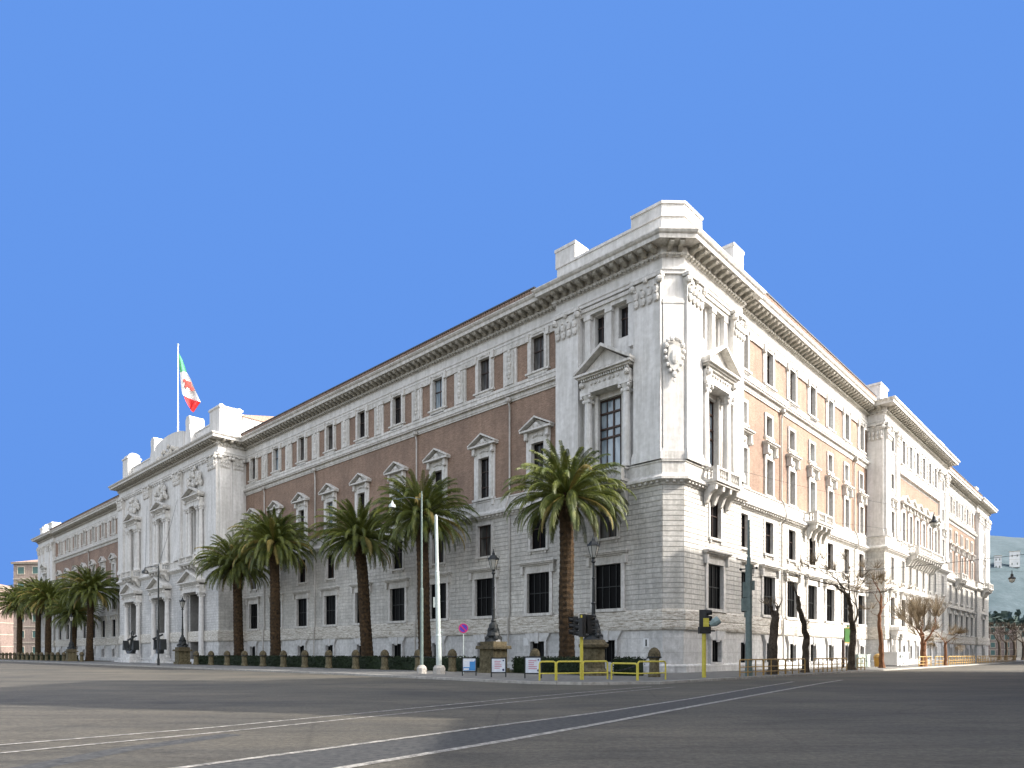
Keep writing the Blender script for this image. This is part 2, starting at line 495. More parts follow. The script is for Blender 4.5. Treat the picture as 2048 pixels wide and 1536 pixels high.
def surround_hooded():          # tall window of the side wing
    b = MB(); w2, h = .7, 3.3
    for s in (-1, 1):
        b.box(min(s * w2, s * (w2 + .3)), max(s * w2, s * (w2 + .3)), -.18, .45, 0, h + .3)
        b.box(min(s * (w2 + .12), s * (w2 + .42)), max(s * (w2 + .12), s * (w2 + .42)), -.46, .03, h + .35, h + 1.15)
        scroll(b, s * (w2 + .27), -.4, h + .42, .13)
    b.box(-w2, w2, -.17, .45, h, h + .3)
    prof_box(b, -w2 - .12, w2 + .12, .12, h + .3, h + 1.15)
    b.ball((0, -.2, h + .72), .3, 1, .6, 1)
    hood(b, w2 + .66, h + 1.15, .6)
    b.box(-w2 - .45, w2 + .45, -.26, .45, -.18, 0)
    return b
def surround_square():
    b = MB(); w2, h = .66, 1.9
    for s in (-1, 1): b.box(min(s * w2, s * (w2 + .26)), max(s * w2, s * (w2 + .26)), -.14, .45, 0, h + .26)
    b.box(-w2, w2, -.13, .45, h, h + .26)
    b.box(-w2 - .36, w2 + .36, -.22, .45, -.18, 0)
    b.prism([(-w2 - .25, -.18), (w2 + .25, -.18), (.3, -.62), (-.3, -.62)], -.12, .03)
    return b

PROTO = {}
def proto(kind, part_name, surround, w_, h_, gl, cols, rows, rev=0.45, mat='trim', sash='wood'):
    PROTO[kind] = dict(n=part_name, s=surround, w=w_, h=h_, gl=gl, c=cols, r=rows, rev=rev, mat=mat, sash=sash, o=None)
proto('ground', 'ground_floor_window', surround_ground, 2.6, 3.55, 'glass_low', 4, (0, .5, 1), rev=.3, sash='iron')
proto('mezz', 'mezzanine_window', surround_mezz, 1.8, 2.95, 'glass_low', 2, (0, .62, 1), rev=.3)
proto('base', 'basement_window', surround_base, 1.6, 1.75, 'glass_low', 3, (0, 1), rev=.25, sash='iron', mat='plinth')
proto('main', 'pedimented_window', surround_main, 1.44, 3.85, 'glass', 2, (0, .3, .68, 1), rev=.34)
proto('attic', 'attic_window', surround_attic, 1.5, 3.1, 'glass', 2, (0, .6, 1), rev=.34)
proto('hooded', 'hooded_window', surround_hooded, 1.4, 3.3, 'glass', 2, (0, .3, .7, 1))
proto('square', 'square_window', surround_square, 1.32, 1.9, 'glass', 2, (0, .5, 1))

wrnd = random.Random(77)
M['blind'] = glass('window_with_grey_curtain', (0.03, 0.03, 0.03), .3, .3, (0.12, 0.115, 0.105))
def window(kind, F, u, off, z, sc=(1, 1, 1)):
    P = PROTO[kind]
    if P['o'] is None:
        o = P['s']().build(P['n'], M[P['mat']], palace)
        pane_mesh(P['w'], P['h'], P['rev'] - .04, 0).build('pane', M[P['gl']], o)
        sash_mesh(P['w'], P['h'], P['rev'] - .04, P['c'], P['r']).build('sash', M[P['sash']], o)
        P['o'] = o
    else:
        o = copy_tree(P['o'], palace)
    o.location = F.p(u, off, z)
    o.rotation_euler = (0, 0, math.atan2(F.n.x, -F.n.y))
    o.scale = sc
    if kind in ('main', 'attic', 'hooded', 'square', 'mezz'):
        for c_ in kids(o):
            if c_.name.startswith('pane'):
                c_.material_slots[0].link = 'OBJECT'
                r_ = wrnd.random()
                c_.material_slots[0].material = M['glass_sky'] if r_ < .18 and kind != 'mezz' else (M['blind'] if r_ < .36 else M[P['gl']])
    return o

# ---- capitals, pilasters, columns, balconies
def capital_mb(w_, h, d, n=4):
    b = MB()
    b.hexa([(-w_ / 2, -d, 0), (w_ / 2, -d, 0), (w_ / 2, 0, 0), (-w_ / 2, 0, 0), (-w_ / 2 - .1, -d - .12, h * .85), (w_ / 2 + .1, -d - .12, h * .85), (w_ / 2 + .1, 0, h * .85), (-w_ / 2 - .1, 0, h * .85)])
    b.box(-w_ / 2 - .2, w_ / 2 + .2, -d - .26, 0, h * .88, h)
    r = w_ / n * .42
    for row, zz in ((0, .18), (1, .45)):
        for i in range(n):
            x = -w_ / 2 + w_ * (i + .5 + (.0 if row else 0)) / n
            b.ball((x, -d - .10 - row * .04, h * zz), r, 1, .55, 1.5, 6, 4)
            b.ball((x, -d - .20 - row * .05, h * (zz + .14)), r * .55, 1, .8, .6, 6, 4)
    for s in (-1, 1):
        for q in (0, 1):
            b.ball((s * (w_ / 2 - .02 + .07 * q), -d - .2 + .06 * q, h * .74), h * .13, 1, .8, 1, 7, 5)
    b.ball((0, -d - .22, h * .86), h * .1, n=6, m=4)
    return b
def pilaster(F, u0, u1, off, z0, z1, d=.28, caph=2.1, cap=True, base=True):
    g = MB(); F.box(g, u0, u1, off - .02, off + d, z0, z1 - (caph if cap else 0) + .03)
    if base:
        F.box(g, u0 - .12, u1 + .12, off - .02, off + d + .12, z0, z0 + .55)
        F.box(g, u0 - .06, u1 + .06, off - .02, off + d + .06, z0 + .55, z0 + .8)
    o = g.build('pilaster', M['stone'], palace)
    if cap:
        c = MB(); F.put(c, capital_mb(u1 - u0, caph, d), (u0 + u1) / 2, off, z1 - caph)
        c.build('capital', M['trim'], o)
    return o
def column(F, u, o_, z0, z1, r=.3):
    b = MB(); q = F.p(u, o_, 0)
    H = z1 - z0
    b.lathe([(r * 1.35, z0), (r * 1.35, z0 + .18), (r * 1.15, z0 + .26), (r, z0 + .4), (r * .98, z0 + H * .4), (r * .84, z1 - .75), (r * .95, z1 - .7), (r * 1.0, z1 - .5), (r * 1.45, z1 - .18)], q[0], q[1], 12)
    F.box(b, u - r * 1.45, u + r * 1.45, o_ - r * 1.45, o_ + r * 1.45, z1 - .18, z1)
    for s in (-1, 1):
        for t in (-1, 1):
            p = F.p(u + s * r * 1.2, o_ + t * r * 1.2, z1 - .32); b.ball(p, .14, n=6, m=4)
            p = F.p(u + s * r * .8, o_ + t * r * .8, z1 - .6); b.ball(p, .13, 1, 1, 1.3, n=6, m=4)
    return b.build('column', M['stone'], palace, smooth=False)
BAL = [(.06, 0), (.06, .06), (.035, .12), (.095, .3), (.05, .5), (.035, .62), (.07, .7), (.07, .8)]
def balcony(F, u0, u1, off, z, d=1.15, hgt=1.15):
    b = MB()
    F.box(b, u0, u1, off, off + d, z, z + .22)
    F.box(b, u0 + .1, u1 - .1, off, off + d - .12, z - .16, z)
    F.box(b, u0 + .02, u1 - .02, off + d - .32, off + d - .06, z + hgt - .16, z + hgt)
    for s in (u0 + .02, u1 - .28): F.box(b, s, s + .26, off, off + d - .33, z + hgt - .16, z + hgt)
    for a in [u0 + .02, u1 - .4] + ([(u0 + u1) / 2 - .19] if u1 - u0 > 3.5 else []): F.box(b, a, a + .38, off + d - .4, off + d - .03, z + .22, z + hgt + .03)
    n = int((u1 - u0) / .32)
    for i in range(1, n):
        u = u0 + (u1 - u0) * i / n
        q = F.p(u, off + d - .19, 0)
        b.lathe([(r, z + .22 + zz * (hgt - .38) / .8) for r, zz in BAL], q[0], q[1], 6)
    for k in range(1, 4):
        for u in (u0 + .17, u1 - .17):
            q = F.p(u, off + d * k / 4, 0); b.lathe([(r, z + .22 + zz * (hgt - .38) / .8) for r, zz in BAL], q[0], q[1], 6)
    nb = max(2, int((u1 - u0) / 1.3))
    for i in range(nb + 1):
        u = u0 + .35 + (u1 - u0 - .7) * i / nb
        t = MB(); t.prism([(0, 0), (-d * .85, 0), (-d * .8, -.4), (-d * .45, -.6), (-.22, -1.35), (0, -1.45)], -.17, .17)
        b.merge(t, lambda q, u=u: F.p(u + q[1], off - q[0], z - .16 + q[2]))
    return b.build('balcony', M['trim'], palace)
def aedicule_top(F, uc, w2, off, z, d, rise=1.7, name='pediment'):
    b = MB(); t = MB()
    t.box(-w2 + .15, w2 - .15, -d + .12, .03, 0, .38)
    t.box(-w2 + .22, w2 - .22, -d + .2, .03, .38, 1.0)
    n = int(w2 * 2 / .24)
    for i in range(n): t.box(-w2 + .25 + i * (2 * w2 - .5) / n, -w2 + .25 + i * (2 * w2 - .5) / n + .13, -d + .02, -d + .22, 1.0, 1.2)
    t.box(-w2 + .05, w2 - .05, -d - .12, .03, 1.2, 1.34)
    t.box(-w2 - .12, w2 + .12, -d - .32, .03, 1.34, 1.52)
    for s in (-1, 1):
        t.prism([(s * (w2 + .16), 1.52), (s * (w2 + .16), 1.76), (0, 1.76 + rise), (0, 1.5 + rise)][::s], -d - .34, .03)
        t.ball((s * (w2 - .4), -d + .04, .72), .24, n=7, m=5)
    t.prism([(-w2 + .1, 1.52), (w2 - .1, 1.52), (0, 1.45 + rise)], -d + .3, .03)
    for x in (-1.1, -.75, -.4, 0, .4, .75, 1.1): t.ball((x * w2 / 2.2, -d + .17, .7), .13, n=6, m=4)
    F.put(b, t, uc, off, z)
    return b.build(name, M['trim'], palace)

# ---- unseen core added to stop sun leaking through, and roof
b = MB()
core = [(18, 189), (2.2, 189), (2.2, 2.2), (128, 2.2), (128, 18), (18, 18)]
for z0, z1 in ((0, 31.6),):
    n = len(core)
    b.add([(x, y, z0) for x, y in core] + [(x, y, z1) for x, y in core], [tuple(range(n)), tuple(range(n, 2 * n))] + [(i, (i + 1) % n, n + (i + 1) % n, n + i) for i in range(n)])
b.build('sun_block_core', M['core'], palace)
b = MB()
sweep(b, [(0, 192), (0, 0), (131, 0)], [(-1.4, 32.25), (-9, 34.4), (-18.5, 32.25)])
sweep(b, [(-3, 112), (-3, 71)], [(-1, 32.3), (-6, 35.6), (-16, 32.3)])
b.build('roof', M['tile'], palace)
b = MB(); sweep(b, [(20, 192), (.4, 192), (.4, .8), (.8, .4), (131, .4), (131, 20)], [(.3, 31.95), (.3, 32.25), (-4, 32.25), (-4, 31.95)])
b.build('roof_slab', M['stone'], palace)

# ---- mouldings swept along the whole footprint
b = MB()
sweep(b, PATH, [(.02, 3.3), (.17, 3.34), (.22, 3.5), (.22, 3.95), (.16, 4.0), (.16, 4.06), (.2, 4.1), (.2, 4.72), (.12, 4.86), (.02, 4.9)])
b.build('string_course', M['rough'], palace)
b = MB(); sweep(b, PATH, [(.0, -.3), (.28, -.3), (.28, .62), (.16, .74), (.0, .74)]); b.build('plinth', M['plinth'], palace)
b = MB()
sweep(b, PATH, [(.02, 14.12), (.12, 14.15), (.16, 14.3), (.34, 14.42), (.5, 14.48), (.5, 14.66), (.4, 14.74), (.2, 14.9), (.16, 15.0), (.16, 15.78), (.24, 15.84), (.24, 15.94), (.02, 16.0)])
def dent(F): F.box(b, -.11, .11, .1, .38, 14.28, 14.44)
repeat_on(PATH, .5, dent)
b.build('ledge', M['trim'], palace)
b = MB()
sweep(b, PATH, [(.0, 29.78), (.16, 29.8), (.16, 30.0), (.24, 30.08), (.24, 30.22), (.1, 30.26), (.1, 31.0), (.2, 31.04), (.3, 31.12), (.0, 31.2)])
b.build('frieze', M['stone'], palace)
b = MB()
sweep(b, PATH, [(.0, 31.14), (.34, 31.14), (.36, 31.3), (.3, 31.34), (.3, 31.72), (1.3, 31.74), (1.34, 31.72), (1.36, 32.02), (1.48, 32.1), (1.58, 32.24), (1.58, 32.32), (0, 32.34)])
b.build('cornice', M['trim'], palace)
b = MB()
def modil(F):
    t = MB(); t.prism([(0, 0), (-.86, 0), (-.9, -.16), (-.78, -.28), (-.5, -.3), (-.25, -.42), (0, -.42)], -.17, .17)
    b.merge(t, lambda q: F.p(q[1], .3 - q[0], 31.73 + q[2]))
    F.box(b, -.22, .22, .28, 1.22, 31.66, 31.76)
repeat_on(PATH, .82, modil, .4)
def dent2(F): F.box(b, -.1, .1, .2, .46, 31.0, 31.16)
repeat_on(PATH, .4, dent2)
o = b.build('cornice_brackets', M['shade_stone'], palace)  # darker stone colour stands in for shade between the brackets
o['kind'] = 'stuff'

# ---- generic straight wing
def wing(F, u0, u1, off, cen, rows, pitch, attic_piers=True, rw=None):
    hs = []
    for kind, z, cs in rows:
        P = PROTO[kind]
        for u in (cs or cen): hs.append((u - P['w'] / 2 - .04, u + P['w'] / 2 + .04, z - .04, z + P['h'] + .04)); window(kind, F, u, off, z)
    b = MB(); wall(b, F, u0, u1, 0, 3.35, off, hs); b.build('plinth_wall', M['plinth'], palace)
    b = MB(); wall(b, F, u0, u1, 3.35, 14.2, off, hs); b.build('joint_wall', M['groove'], palace)
    b = MB(); courses(b, F, u0, u1, 4.9, 14.14, off, hs); b.build('rusticated_wall', M['rustic'], palace)
    b = MB(); wall(b, F, u0, u1, 14.2, 16.0, off, hs); wall(b, F, u0, u1, 24.45, 25.95, off, hs); wall(b, F, u0, u1, 29.6, 31.3, off, hs)
    b.build('stone_wall', M['stone'], palace)
    b = MB(); wall(b, F, u0, u1, 16.0, 24.45, off, hs); b.build('brick_wall', M['brick'], palace)
    b = MB(); wall(b, F, u0, u1, 25.95, 29.6, off, hs); b.build('brick_wall', M['brick'], palace)
    b = MB()
    F.box(b, u0, u1, off, off + .10, 24.45, 24.6); F.box(b, u0, u1, off, off + .16, 24.6, 24.95); F.box(b, u0, u1, off, off + .42, 24.95, 25.1); F.box(b, u0, u1, off, off + .5, 25.1, 25.22)
    F.box(b, u0, u1, off, off + .14, 25.22, 25.7); F.box(b, u0, u1, off, off + .2, 25.7, 25.95)
    F.box(b, u0, u1, off, off + .12, 29.55, 29.8)
    b.build('stone_band', M['trim'], palace)
    return hs
def attic_pier(F, u, off, hw=.82):
    b = MB()
    F.box(b, u - hw, u + hw, off, off + .16, 25.95, 29.55)
    F.box(b, u - hw + .3, u + hw - .3, off + .1, off + .26, 26.0, 29.0)
    t = MB()
    for zz, r in ((.2, .2), (.55, .3), (.95, .24), (1.3, .3), (1.75, .22), (2.1, .28), (2.5, .2)): t.ball((0, -.28, zz), r, 1, .5, 1, 7, 4)
    F.put(b, t, u, off, 26.5)
    F.box(b, u - hw - .1, u + hw + .1, off, off + .24, 29.2, 29.55)
    b.build('attic_pier', M['trim'], palace)
def attic_panel(F, u, off, hw):
    b = MB()
    F.box(b, u - hw, u + hw, off, off + .14, 29.22, 29.55)
    b.build('panel_lintel', M['trim'], palace)
def drainpipe(F, u, off):
    b = MB()
    b.tube([F.p(u, off + .32, 24.4), F.p(u, off + .16, 23.9), F.p(u, off + .16, 16.2), F.p(u, off + .36, 15.9), F.p(u, off + .62, 14.9), F.p(u, off + .62, 14.3), F.p(u, off + .2, 13.9), F.p(u, off + .2, 5.2), F.p(u, off + .34, 4.8), F.p(u, off + .34, .9)], .085, 7)
    b.lathe([(.1, 24.3), (.26, 24.45), (.28, 24.75)], *F.p(u, off + .3, 0)[:2], 8)
    b.build('drainpipe', M['pipe'], palace)
def tile_edge(F, u0, u1, off):
    b = MB()
    n = int((u1 - u0) / .3)
    F.box(b, u0, u1, off + .9, off + 1.48, 32.3, 32.5)
    for i in range(n):
        u = u0 + (u1 - u0) * (i + .5) / n
        b.tube([F.p(u, off + 1.54, 32.52), F.p(u, off - .2, 32.95)], .15, 6)
    b.build('roof_tiles', M['tile'], palace)
    b = MB(); F.box(b, u0, u1, off + 1.35, off + 1.62, 32.68, 32.80)
    b.build('ridge_gutter', M['lead'], palace)

# left facade wings
cl = [13.72 + 6.75 * k for k in range(9)]
rows = [('base', .85, None), ('ground', 5.08, None), ('mezz', 10.72, None), ('main', 16.2, None), ('attic', 26.35, None)]
wing(LEFT, 11.25, 70.2, -.4, cl, rows, 6.75)
cl2 = [116.2 + 6.95 * k for k in range(9)]
wing(LEFT, 112.8, 176.5, -.4, cl2, rows, 6.95)
for cc in (cl, cl2):
    pt = cc[1] - cc[0]
    for i in range(8): attic_pier(LEFT, (cc[i] + cc[i + 1]) / 2, -.4)
    for u in cc:
        for s in (-1, 1): attic_panel(LEFT, u + s * 1.87, -.4, .62)
for u in (17.1, 30.6, 50.85, 64.3, 126.6, 147.5): drainpipe(LEFT, u, -.4)
tile_edge(LEFT, 12.8, 68.6, -.4); tile_edge(LEFT, 114.4, 175, -.4)
# right facade wing
cr = [11.95 + 5.45 * k for k in range(7)]
rr = [('base', .75, None), ('ground', 5.08, None), ('mezz', 10.72, None), ('hooded', 16.1, None), ('square', 21.5, None), ('attic', 26.2, None)]
wing(RIGHT, 10.8, 47.1, -.4, cr, rr, 5.45)
for i in (1, 5): drainpipe(RIGHT, cr[i] + 2.7, -.4)
for u in cr:
    for s in (-1, 1):
        if u + s * 1.87 > 11.4 and u + s * 1.87 < 46.5: attic_panel(RIGHT, u + s * 2.0, -.4, .7)
tile_edge(RIGHT, 12.3, 45.5, -.4)
balcony(RIGHT, 26.0, 30.9, -.1, 14.75)
# second wing of the right facade
cr2 = [85.2 + 4.9 * k for k in range(7)]
wing(RIGHT, 82, 118, -.4, cr2, rr, 4.9)
for i in range(6): attic_pier(RIGHT, (cr2[i] + cr2[i + 1]) / 2, -.4, .5)
tile_edge(RIGHT, 83.6, 116.4, -.4)
balcony(RIGHT, 97.4, 102.4, -.1, 14.75)

# ---- pavilion lower storeys
def pav_low(F, u0, u1, off, cen, kinds=('base', 'ground', 'mezz'), sx=1.0):
    zz = {'base': .85, 'ground': 5.08, 'mezz': 10.72}
    hs = []
    for k in kinds:
        P = PROTO[k]
        for u in cen: hs.append((u - P['w'] * sx / 2 - .04, u + P['w'] * sx / 2 + .04, zz[k] - .04, zz[k] + P['h'] + .04)); window(k, F, u, off, zz[k], (sx, 1, 1))
    b = MB(); wall(b, F, u0, u1, 0, 3.35, off, hs); b.build('plinth_wall', M['plinth'], palace)
    b = MB(); wall(b, F, u0, u1, 3.35, 14.2, off, hs); b.build('joint_wall', M['groove'], palace)
    b = MB(); courses(b, F, u0, u1, 4.9, 14.14, off, hs); b.build('rusticated_wall', M['rustic'], palace)
def corner_bay(F, u0, u1, off, side):
    pav_low(F, u0, u1, off, [6.05])
    b = MB()
    holes = [(4.75, 7.35, 16.3, 22.1), (4.45, 5.35, 26.5, 29.0), (6.75, 7.65, 26.5, 29.0)]
    wall(b, F, u0, u1, 14.2, 16.0, off, [])
    wall(b, F, 3.4, 8.95, 16.0, 29.9, off - .45, holes, .5)
    wall(b, F, u0, 3.4, 16.0, 29.9, off, []); wall(b, F, 8.95, u1, 16.0, 29.9, off, [])
    for u in (3.4, 8.95): F.box(b, u - .08, u + .08, off - .6, off - .004, 15.9, 29.9)
    wall(b, F, u0, u1, 29.9, 31.3, off, [])
    b.build('stone_wall', M['stone'], palace)
    pilaster(F, u0 + .02, 3.5, off, 16.0, 29.85); pilaster(F, 8.85, u1 - .02, off, 16.0, 29.85)
    for u in (4.2, 7.9): column(F, u, off + .12, 16.0, 22.55, .34)
    for u in (4.75, 7.35):
        b = MB(); F.box(b, u - .16, u + .16, off - .4, off - .2, 16.0, 22.4); b.build('door_jamb', M['trim'], palace)
    aedicule_top(F, 6.05, 2.55, off - .42, 22.5, 1.1)
    # great window
    g = MB(); F.box(g, 4.75, 7.35, off - .9, off - .86, 16.3, 22.1); pn = g.build('great_window', M['glass_sky'], palace)
    s = MB(); t = .09
    for k in range(5):
        u = 4.75 + 2.6 * k / 4; F.box(s, u - (.06 if k % 2 == 0 else .025), u + (.06 if k % 2 == 0 else .025), off - .86, off - .76, 16.3, 22.1)
    for z in (16.35, 19.0, 19.75, 21.0, 22.05): F.box(s, 4.75, 7.35, off - .86, off - .74, z - .075, z + .075)
    s.build('sash', M['wood'], pn)
    # loggia
    for u0_ in (4.45, 6.75):
        g = MB(); F.box(g, u0_, u0_ + .9, off - .94, off - .9, 26.5, 29.0); w_ = g.build('loggia_window', M['glass'], palace)
        s = MB(); F.box(s, u0_ + .42, u0_ + .48, off - .9, off - .84, 26.5, 29.0); F.box(s, u0_, u0_ + .9, off - .9, off - .83, 28.1, 28.2); s.build('sash', M['wood'], w_)
    for u in (3.95, 6.05, 8.15):
        b = MB(); F.box(b, u - .26, u + .26, off - .45, off - .08, 25.4, 29.1); F.box(b, u - .34, u + .34, off - .45, off + .0, 28.75, 29.1)
        b.build('loggia_pier', M['stone'], palace)
    b = MB(); F.box(b, 3.5, 8.85, off - .46, off - .02, 29.1, 29.42); F.box(b, 3.5, 8.85, off - .46, off + .1, 29.42, 29.7); b.build('architrave', M['trim'], palace)
    balcony(F, 3.9, 8.2, off + .1, 14.75, 1.2)
corner_bay(LEFT, 1.12, 11.25, 0, 'left')
corner_bay(RIGHT, 1.12, 10.8, 0, 'right')
# pavilion cheeks (the small steps between pavilion and wing)
def cheek(x0, y0, x1, y1, mats=True):
    b = MB()
    for z0, z1, nm, mt in ((0, 3.35, 'plinth_wall', 'plinth'), (3.35, 14.2, 'joint_wall', 'groove'), (14.2, 31.3, 'stone_wall', 'stone')):
        b = MB(); b.add([(x0, y0, z0), (x1, y1, z0), (x1, y1, z1), (x0, y0, z1)], [(0, 1, 2, 3)]); b.build(nm, M[mt], palace)
cheek(0, 11.25, .4, 11.25); cheek(10.8, 0, 10.8, .4); cheek(118, 0, 118, .4); cheek(0, 176.5, .4, 176.5)
# chamfered corner
CH = Fac((0.0, 1.12, 0), (.7071, -.7071, 0), (-.7071, -.7071, 0))
cw = 1.12 * math.sqrt(2)
b = MB(); wall(b, CH, 0, cw, 0, 3.35, 0, []); b.build('plinth_wall', M['plinth'], palace)
b = MB(); wall(b, CH, 0, cw, 3.35, 14.2, 0, []); b.build('joint_wall', M['groove'], palace)
b = MB(); courses(b, CH, 0.0, cw, 4.9, 14.14, 0, []); b.build('rusticated_wall', M['rustic'], palace)
b = MB(); wall(b, CH, 0, cw, 14.2, 31.3, 0, []); CH.box(b, .02, cw - .02, .0, .12, 16.0, 28.0); b.build('stone_wall', M['stone'], palace)
for z0, z1, d in ((16.0, 16.6, .2), (27.6, 27.8, .16)):
    b = MB(); CH.box(b, -.02, cw + .02, 0, d, z0, z1); b.build('corner_moulding', M['trim'], palace)
b = MB(); t = MB()
t.prism([(-.42, 1.9), (-.52, .9), (-.3, .3), (0, 0), (.3, .3), (.52, .9), (.42, 1.9), (0, 2.05)], -.45, -.12)
t.ball((0, -.42, 1.05), .38, 1, .45, 1.5, 9, 6)
for s in (-1, 1):
    for x, z, r in ((.6, 1.95, .2), (.68, 1.5, .17), (.62, 1.05, .16), (.5, .55, .17), (.3, .12, .15), (.45, 2.3, .18), (.2, 2.45, .2)): t.ball((s * x, -.36, z), r, 1, .8, 1.1, 6, 4)
t.ball((0, -.35, -.2), .2, 1, .7, 1.4, 6, 4); t.ball((0, -.3, -.6), .1, 1, .7, 1.5, 6, 4)
CH.put(b, t, cw / 2, 0, 22.4); b.build('corner_crest', M['trim'], palace)
# parapet and blocks above the corner pavilion
def para(path, th, z0, z1, name='parapet', cap=True):
    b = MB(); sweep(b, path, [(0, z0), (0, z1 - (.2 if cap else 0)), (-th, z1 - (.2 if cap else 0)), (-th, z0)])
    if cap: sweep(b, path, [(.1, z1 - .2), (.1, z1), (-th - .1, z1), (-th - .1, z1 - .2)])
    return b.build(name, M['stone'], palace)
para([(3, 11.3), (0, 11.3), (0, 1.2), (1.2, 0), (11.0, 0), (11.0, 3)], .8, 32.2, 34.35)
para([(-.06, 3.85), (-.06, 1.15), (1.15, -.06), (3.85, -.06)], 2.4, 34.35, 35.25, 'corner_block')
b = MB(); b.box(-.1, 1.6, 9.3, 11.4, 34.35, 35.5); b.box(-.16, 1.66, 9.24, 11.46, 35.5, 35.75); b.build('parapet_block', M['stone'], palace)
b = MB(); b.box(9.2, 11.1, -.1, 1.6, 34.35, 35.5); b.box(9.14, 11.16, -.16, 1.66, 35.5, 35.75); b.build('parapet_block', M['stone'], palace)

# ---- central pavilion of the left facade
CO = 3.6
cc = [77.9, 91.2, 104.5]
hs = [(u - 2.3, u + 2.3, .6, 10.4) for u in cc]
ws = [(u - 1.0, u + 1.0, 16.8, 23.2) for u in cc]
b = MB(); wall(b, LEFT, 70.2, 112.8, 0, 3.35, CO, hs, 2.6); b.build('plinth_wall', M['plinth'], palace)
b = MB(); wall(b, LEFT, 70.2, 112.8, 3.35, 14.2, CO, hs, 2.6); b.build('joint_wall', M['groove'], palace)
b = MB(); courses(b, LEFT, 70.2, 112.8, 4.9, 14.14, CO, hs); b.build('rusticated_wall', M['plinth'], palace)
b = MB(); wall(b, LEFT, 70.2, 112.8, 14.2, 31.3, CO, ws, .8); b.build('stone_wall', M['stone'], palace)
for u in cc:
    b = MB(); LEFT.box(b, u - 2.35, u + 2.35, CO - 2.5, CO - 2.45, .6, 10.4); d = b.build('entrance_door', M['wood'], palace)
    b = MB()
    for k in range(6): LEFT.box(b, u - 1.85 + k * .72, u - 1.8 + k * .72, CO - 2.45, CO - 2.35, .6, 10.4)
    for z in (4, 7.5): LEFT.box(b, u - 1.9, u + 1.9, CO - 2.45, CO - 2.32, z, z + .14)
    b.build('grille', M['iron'], d)
    for s in (-1, 1):
        column(LEFT, u + s * 3.0, CO + .5, .9, 10.6, .38)
        b = MB(); LEFT.box(b, u + s * 3.0 - .6, u + s * 3.0 + .6, CO, CO + 1.1, 0, .92); b.build('column_base', M['plinth'], palace)
    aedicule_top(LEFT, u, 3.6, CO, 10.6, 1.15, 1.6)
    balcony(LEFT, u - 2.9, u + 2.9, CO + .1, 14.75, 1.5)
    g = MB(); LEFT.box(g, u - 1.0, u + 1.0, CO - .8, CO - .76, 16.8, 23.2); o = g.build('great_window', M['glass'], palace)
    s_ = MB(); LEFT.box(s_, u - .06, u + .06, CO - .76, CO - .68, 16.8, 23.2)
    for z in (18.6, 20.6): LEFT.box(s_, u - 1.0, u + 1.0, CO - .76, CO - .68, z, z + .1)
    s_.build('sash', M['wood'], o)
    for s in (-1, 1): column(LEFT, u + s * 1.5, CO + .35, 16.0, 23.4, .3); column(LEFT, u + s * 2.45, CO + .35, 16.0, 23.4, .3)
    aedicule_top(LEFT, u, 2.9, CO, 23.4, .8, 1.1)
    b = MB(); t = MB()
    rnd = random.Random(int(u))
    for k in range(38):
        x = rnd.uniform(-2.4, 2.4); z = rnd.uniform(0, 3.2) * (1 - abs(x) / 3.4)
        t.ball((x, -.25 - rnd.random() * .35, 2.2 + z * .95), rnd.uniform(.2, .42), 1, .7, rnd.uniform(.8, 1.6), 7, 5)
    t.prism([(-.8, 2.3), (.8, 2.3), (.9, 4.2), (0, 4.9), (-.9, 4.2)], -.4, 0)
    LEFT.put(b, t, u, CO, 24.3); b.build('carved_relief', M['trim'], palace)
for a, c in ((70.25, 73.0), (83.2, 85.9), (96.5, 99.2), (110.1, 112.75)):
    pilaster(LEFT, a, c, CO, 16.0, 29.85, .35, 2.2)
b = MB(); t = MB()
n = int(42 / .95)
for i in range(n):
    t.ball((i * .95 + .5, -.18, 0), .2, 1.4, .6, .8, 6, 4); t.ball((i * .95, -.22, .22), .13, n=5, m=4)
b.merge(t, lambda q: LEFT.p(70.4 + q[0], CO - q[1], 29.45 + q[2])); b.build('garland_frieze', M['trim'], palace)
SIDE = Fac((-CO, 70.2, 0), (1, 0, 0), (0, -1, 0))    # side that looks towards the corner
b = MB(); wall(b, SIDE, 0, 4, 0, 3.35, 0, []); b.build('plinth_wall', M['plinth'], palace)
b = MB(); wall(b, SIDE, 0, 4, 3.35, 14.2, 0, []); b.build('joint_wall', M['groove'], palace)
b = MB(); courses(b, SIDE, 0, 4, 4.9, 14.14, 0, []); b.build('rusticated_wall', M['rustic'], palace)
b = MB(); wall(b, SIDE, 0, 4, 14.2, 31.3, 0, []); b.build('stone_wall', M['stone'], palace)
pilaster(SIDE, .05, 1.5, 0, 16.0, 29.85, .22, 2.1); pilaster(SIDE, 2.0, 3.5, 0, 16.0, 29.85, .22, 2.1)
cheek(-CO, 112.8, .4, 112.8)
# attic storey over the central pavilion
para([(18, 112), (-2.6, 112), (-2.6, 71.0), (18, 71.0)], .7, 32.2, 35.4)
def block(x0, x1, y0, y1, z0, z1, name='attic_block', cap=.25):
    b = MB(); b.box(x0, x1, y0, y1, z0, z1 - cap); b.box(x0 - .14, x1 + .14, y0 - .14, y1 + .14, z1 - cap, z1)
    return b.build(name, M['stone'], palace)
block(-3.2, .0, 70.7, 74.2, 32.2, 36.9)
b = MB(); b.tube([(-2.9, 70.75, 36.8), (-2.9, 74.1, 36.8)], .4, 10); b.tube([(-.3, 70.75, 36.8), (-.3, 74.1, 36.8)], .35, 10); b.build('block_scroll', M['stone'], palace)
block(.5, 10, 71.4, 73.5, 32.2, 36.6, 'attic_wall')
b = MB(); sweep(b, [(9.5, 80), (9.5, 71.2)], [(9.4, 36.3), (9.8, 36.4), (1, 38.2), (-4, 36.3)]); b.build('roof', M['tile'], palace)
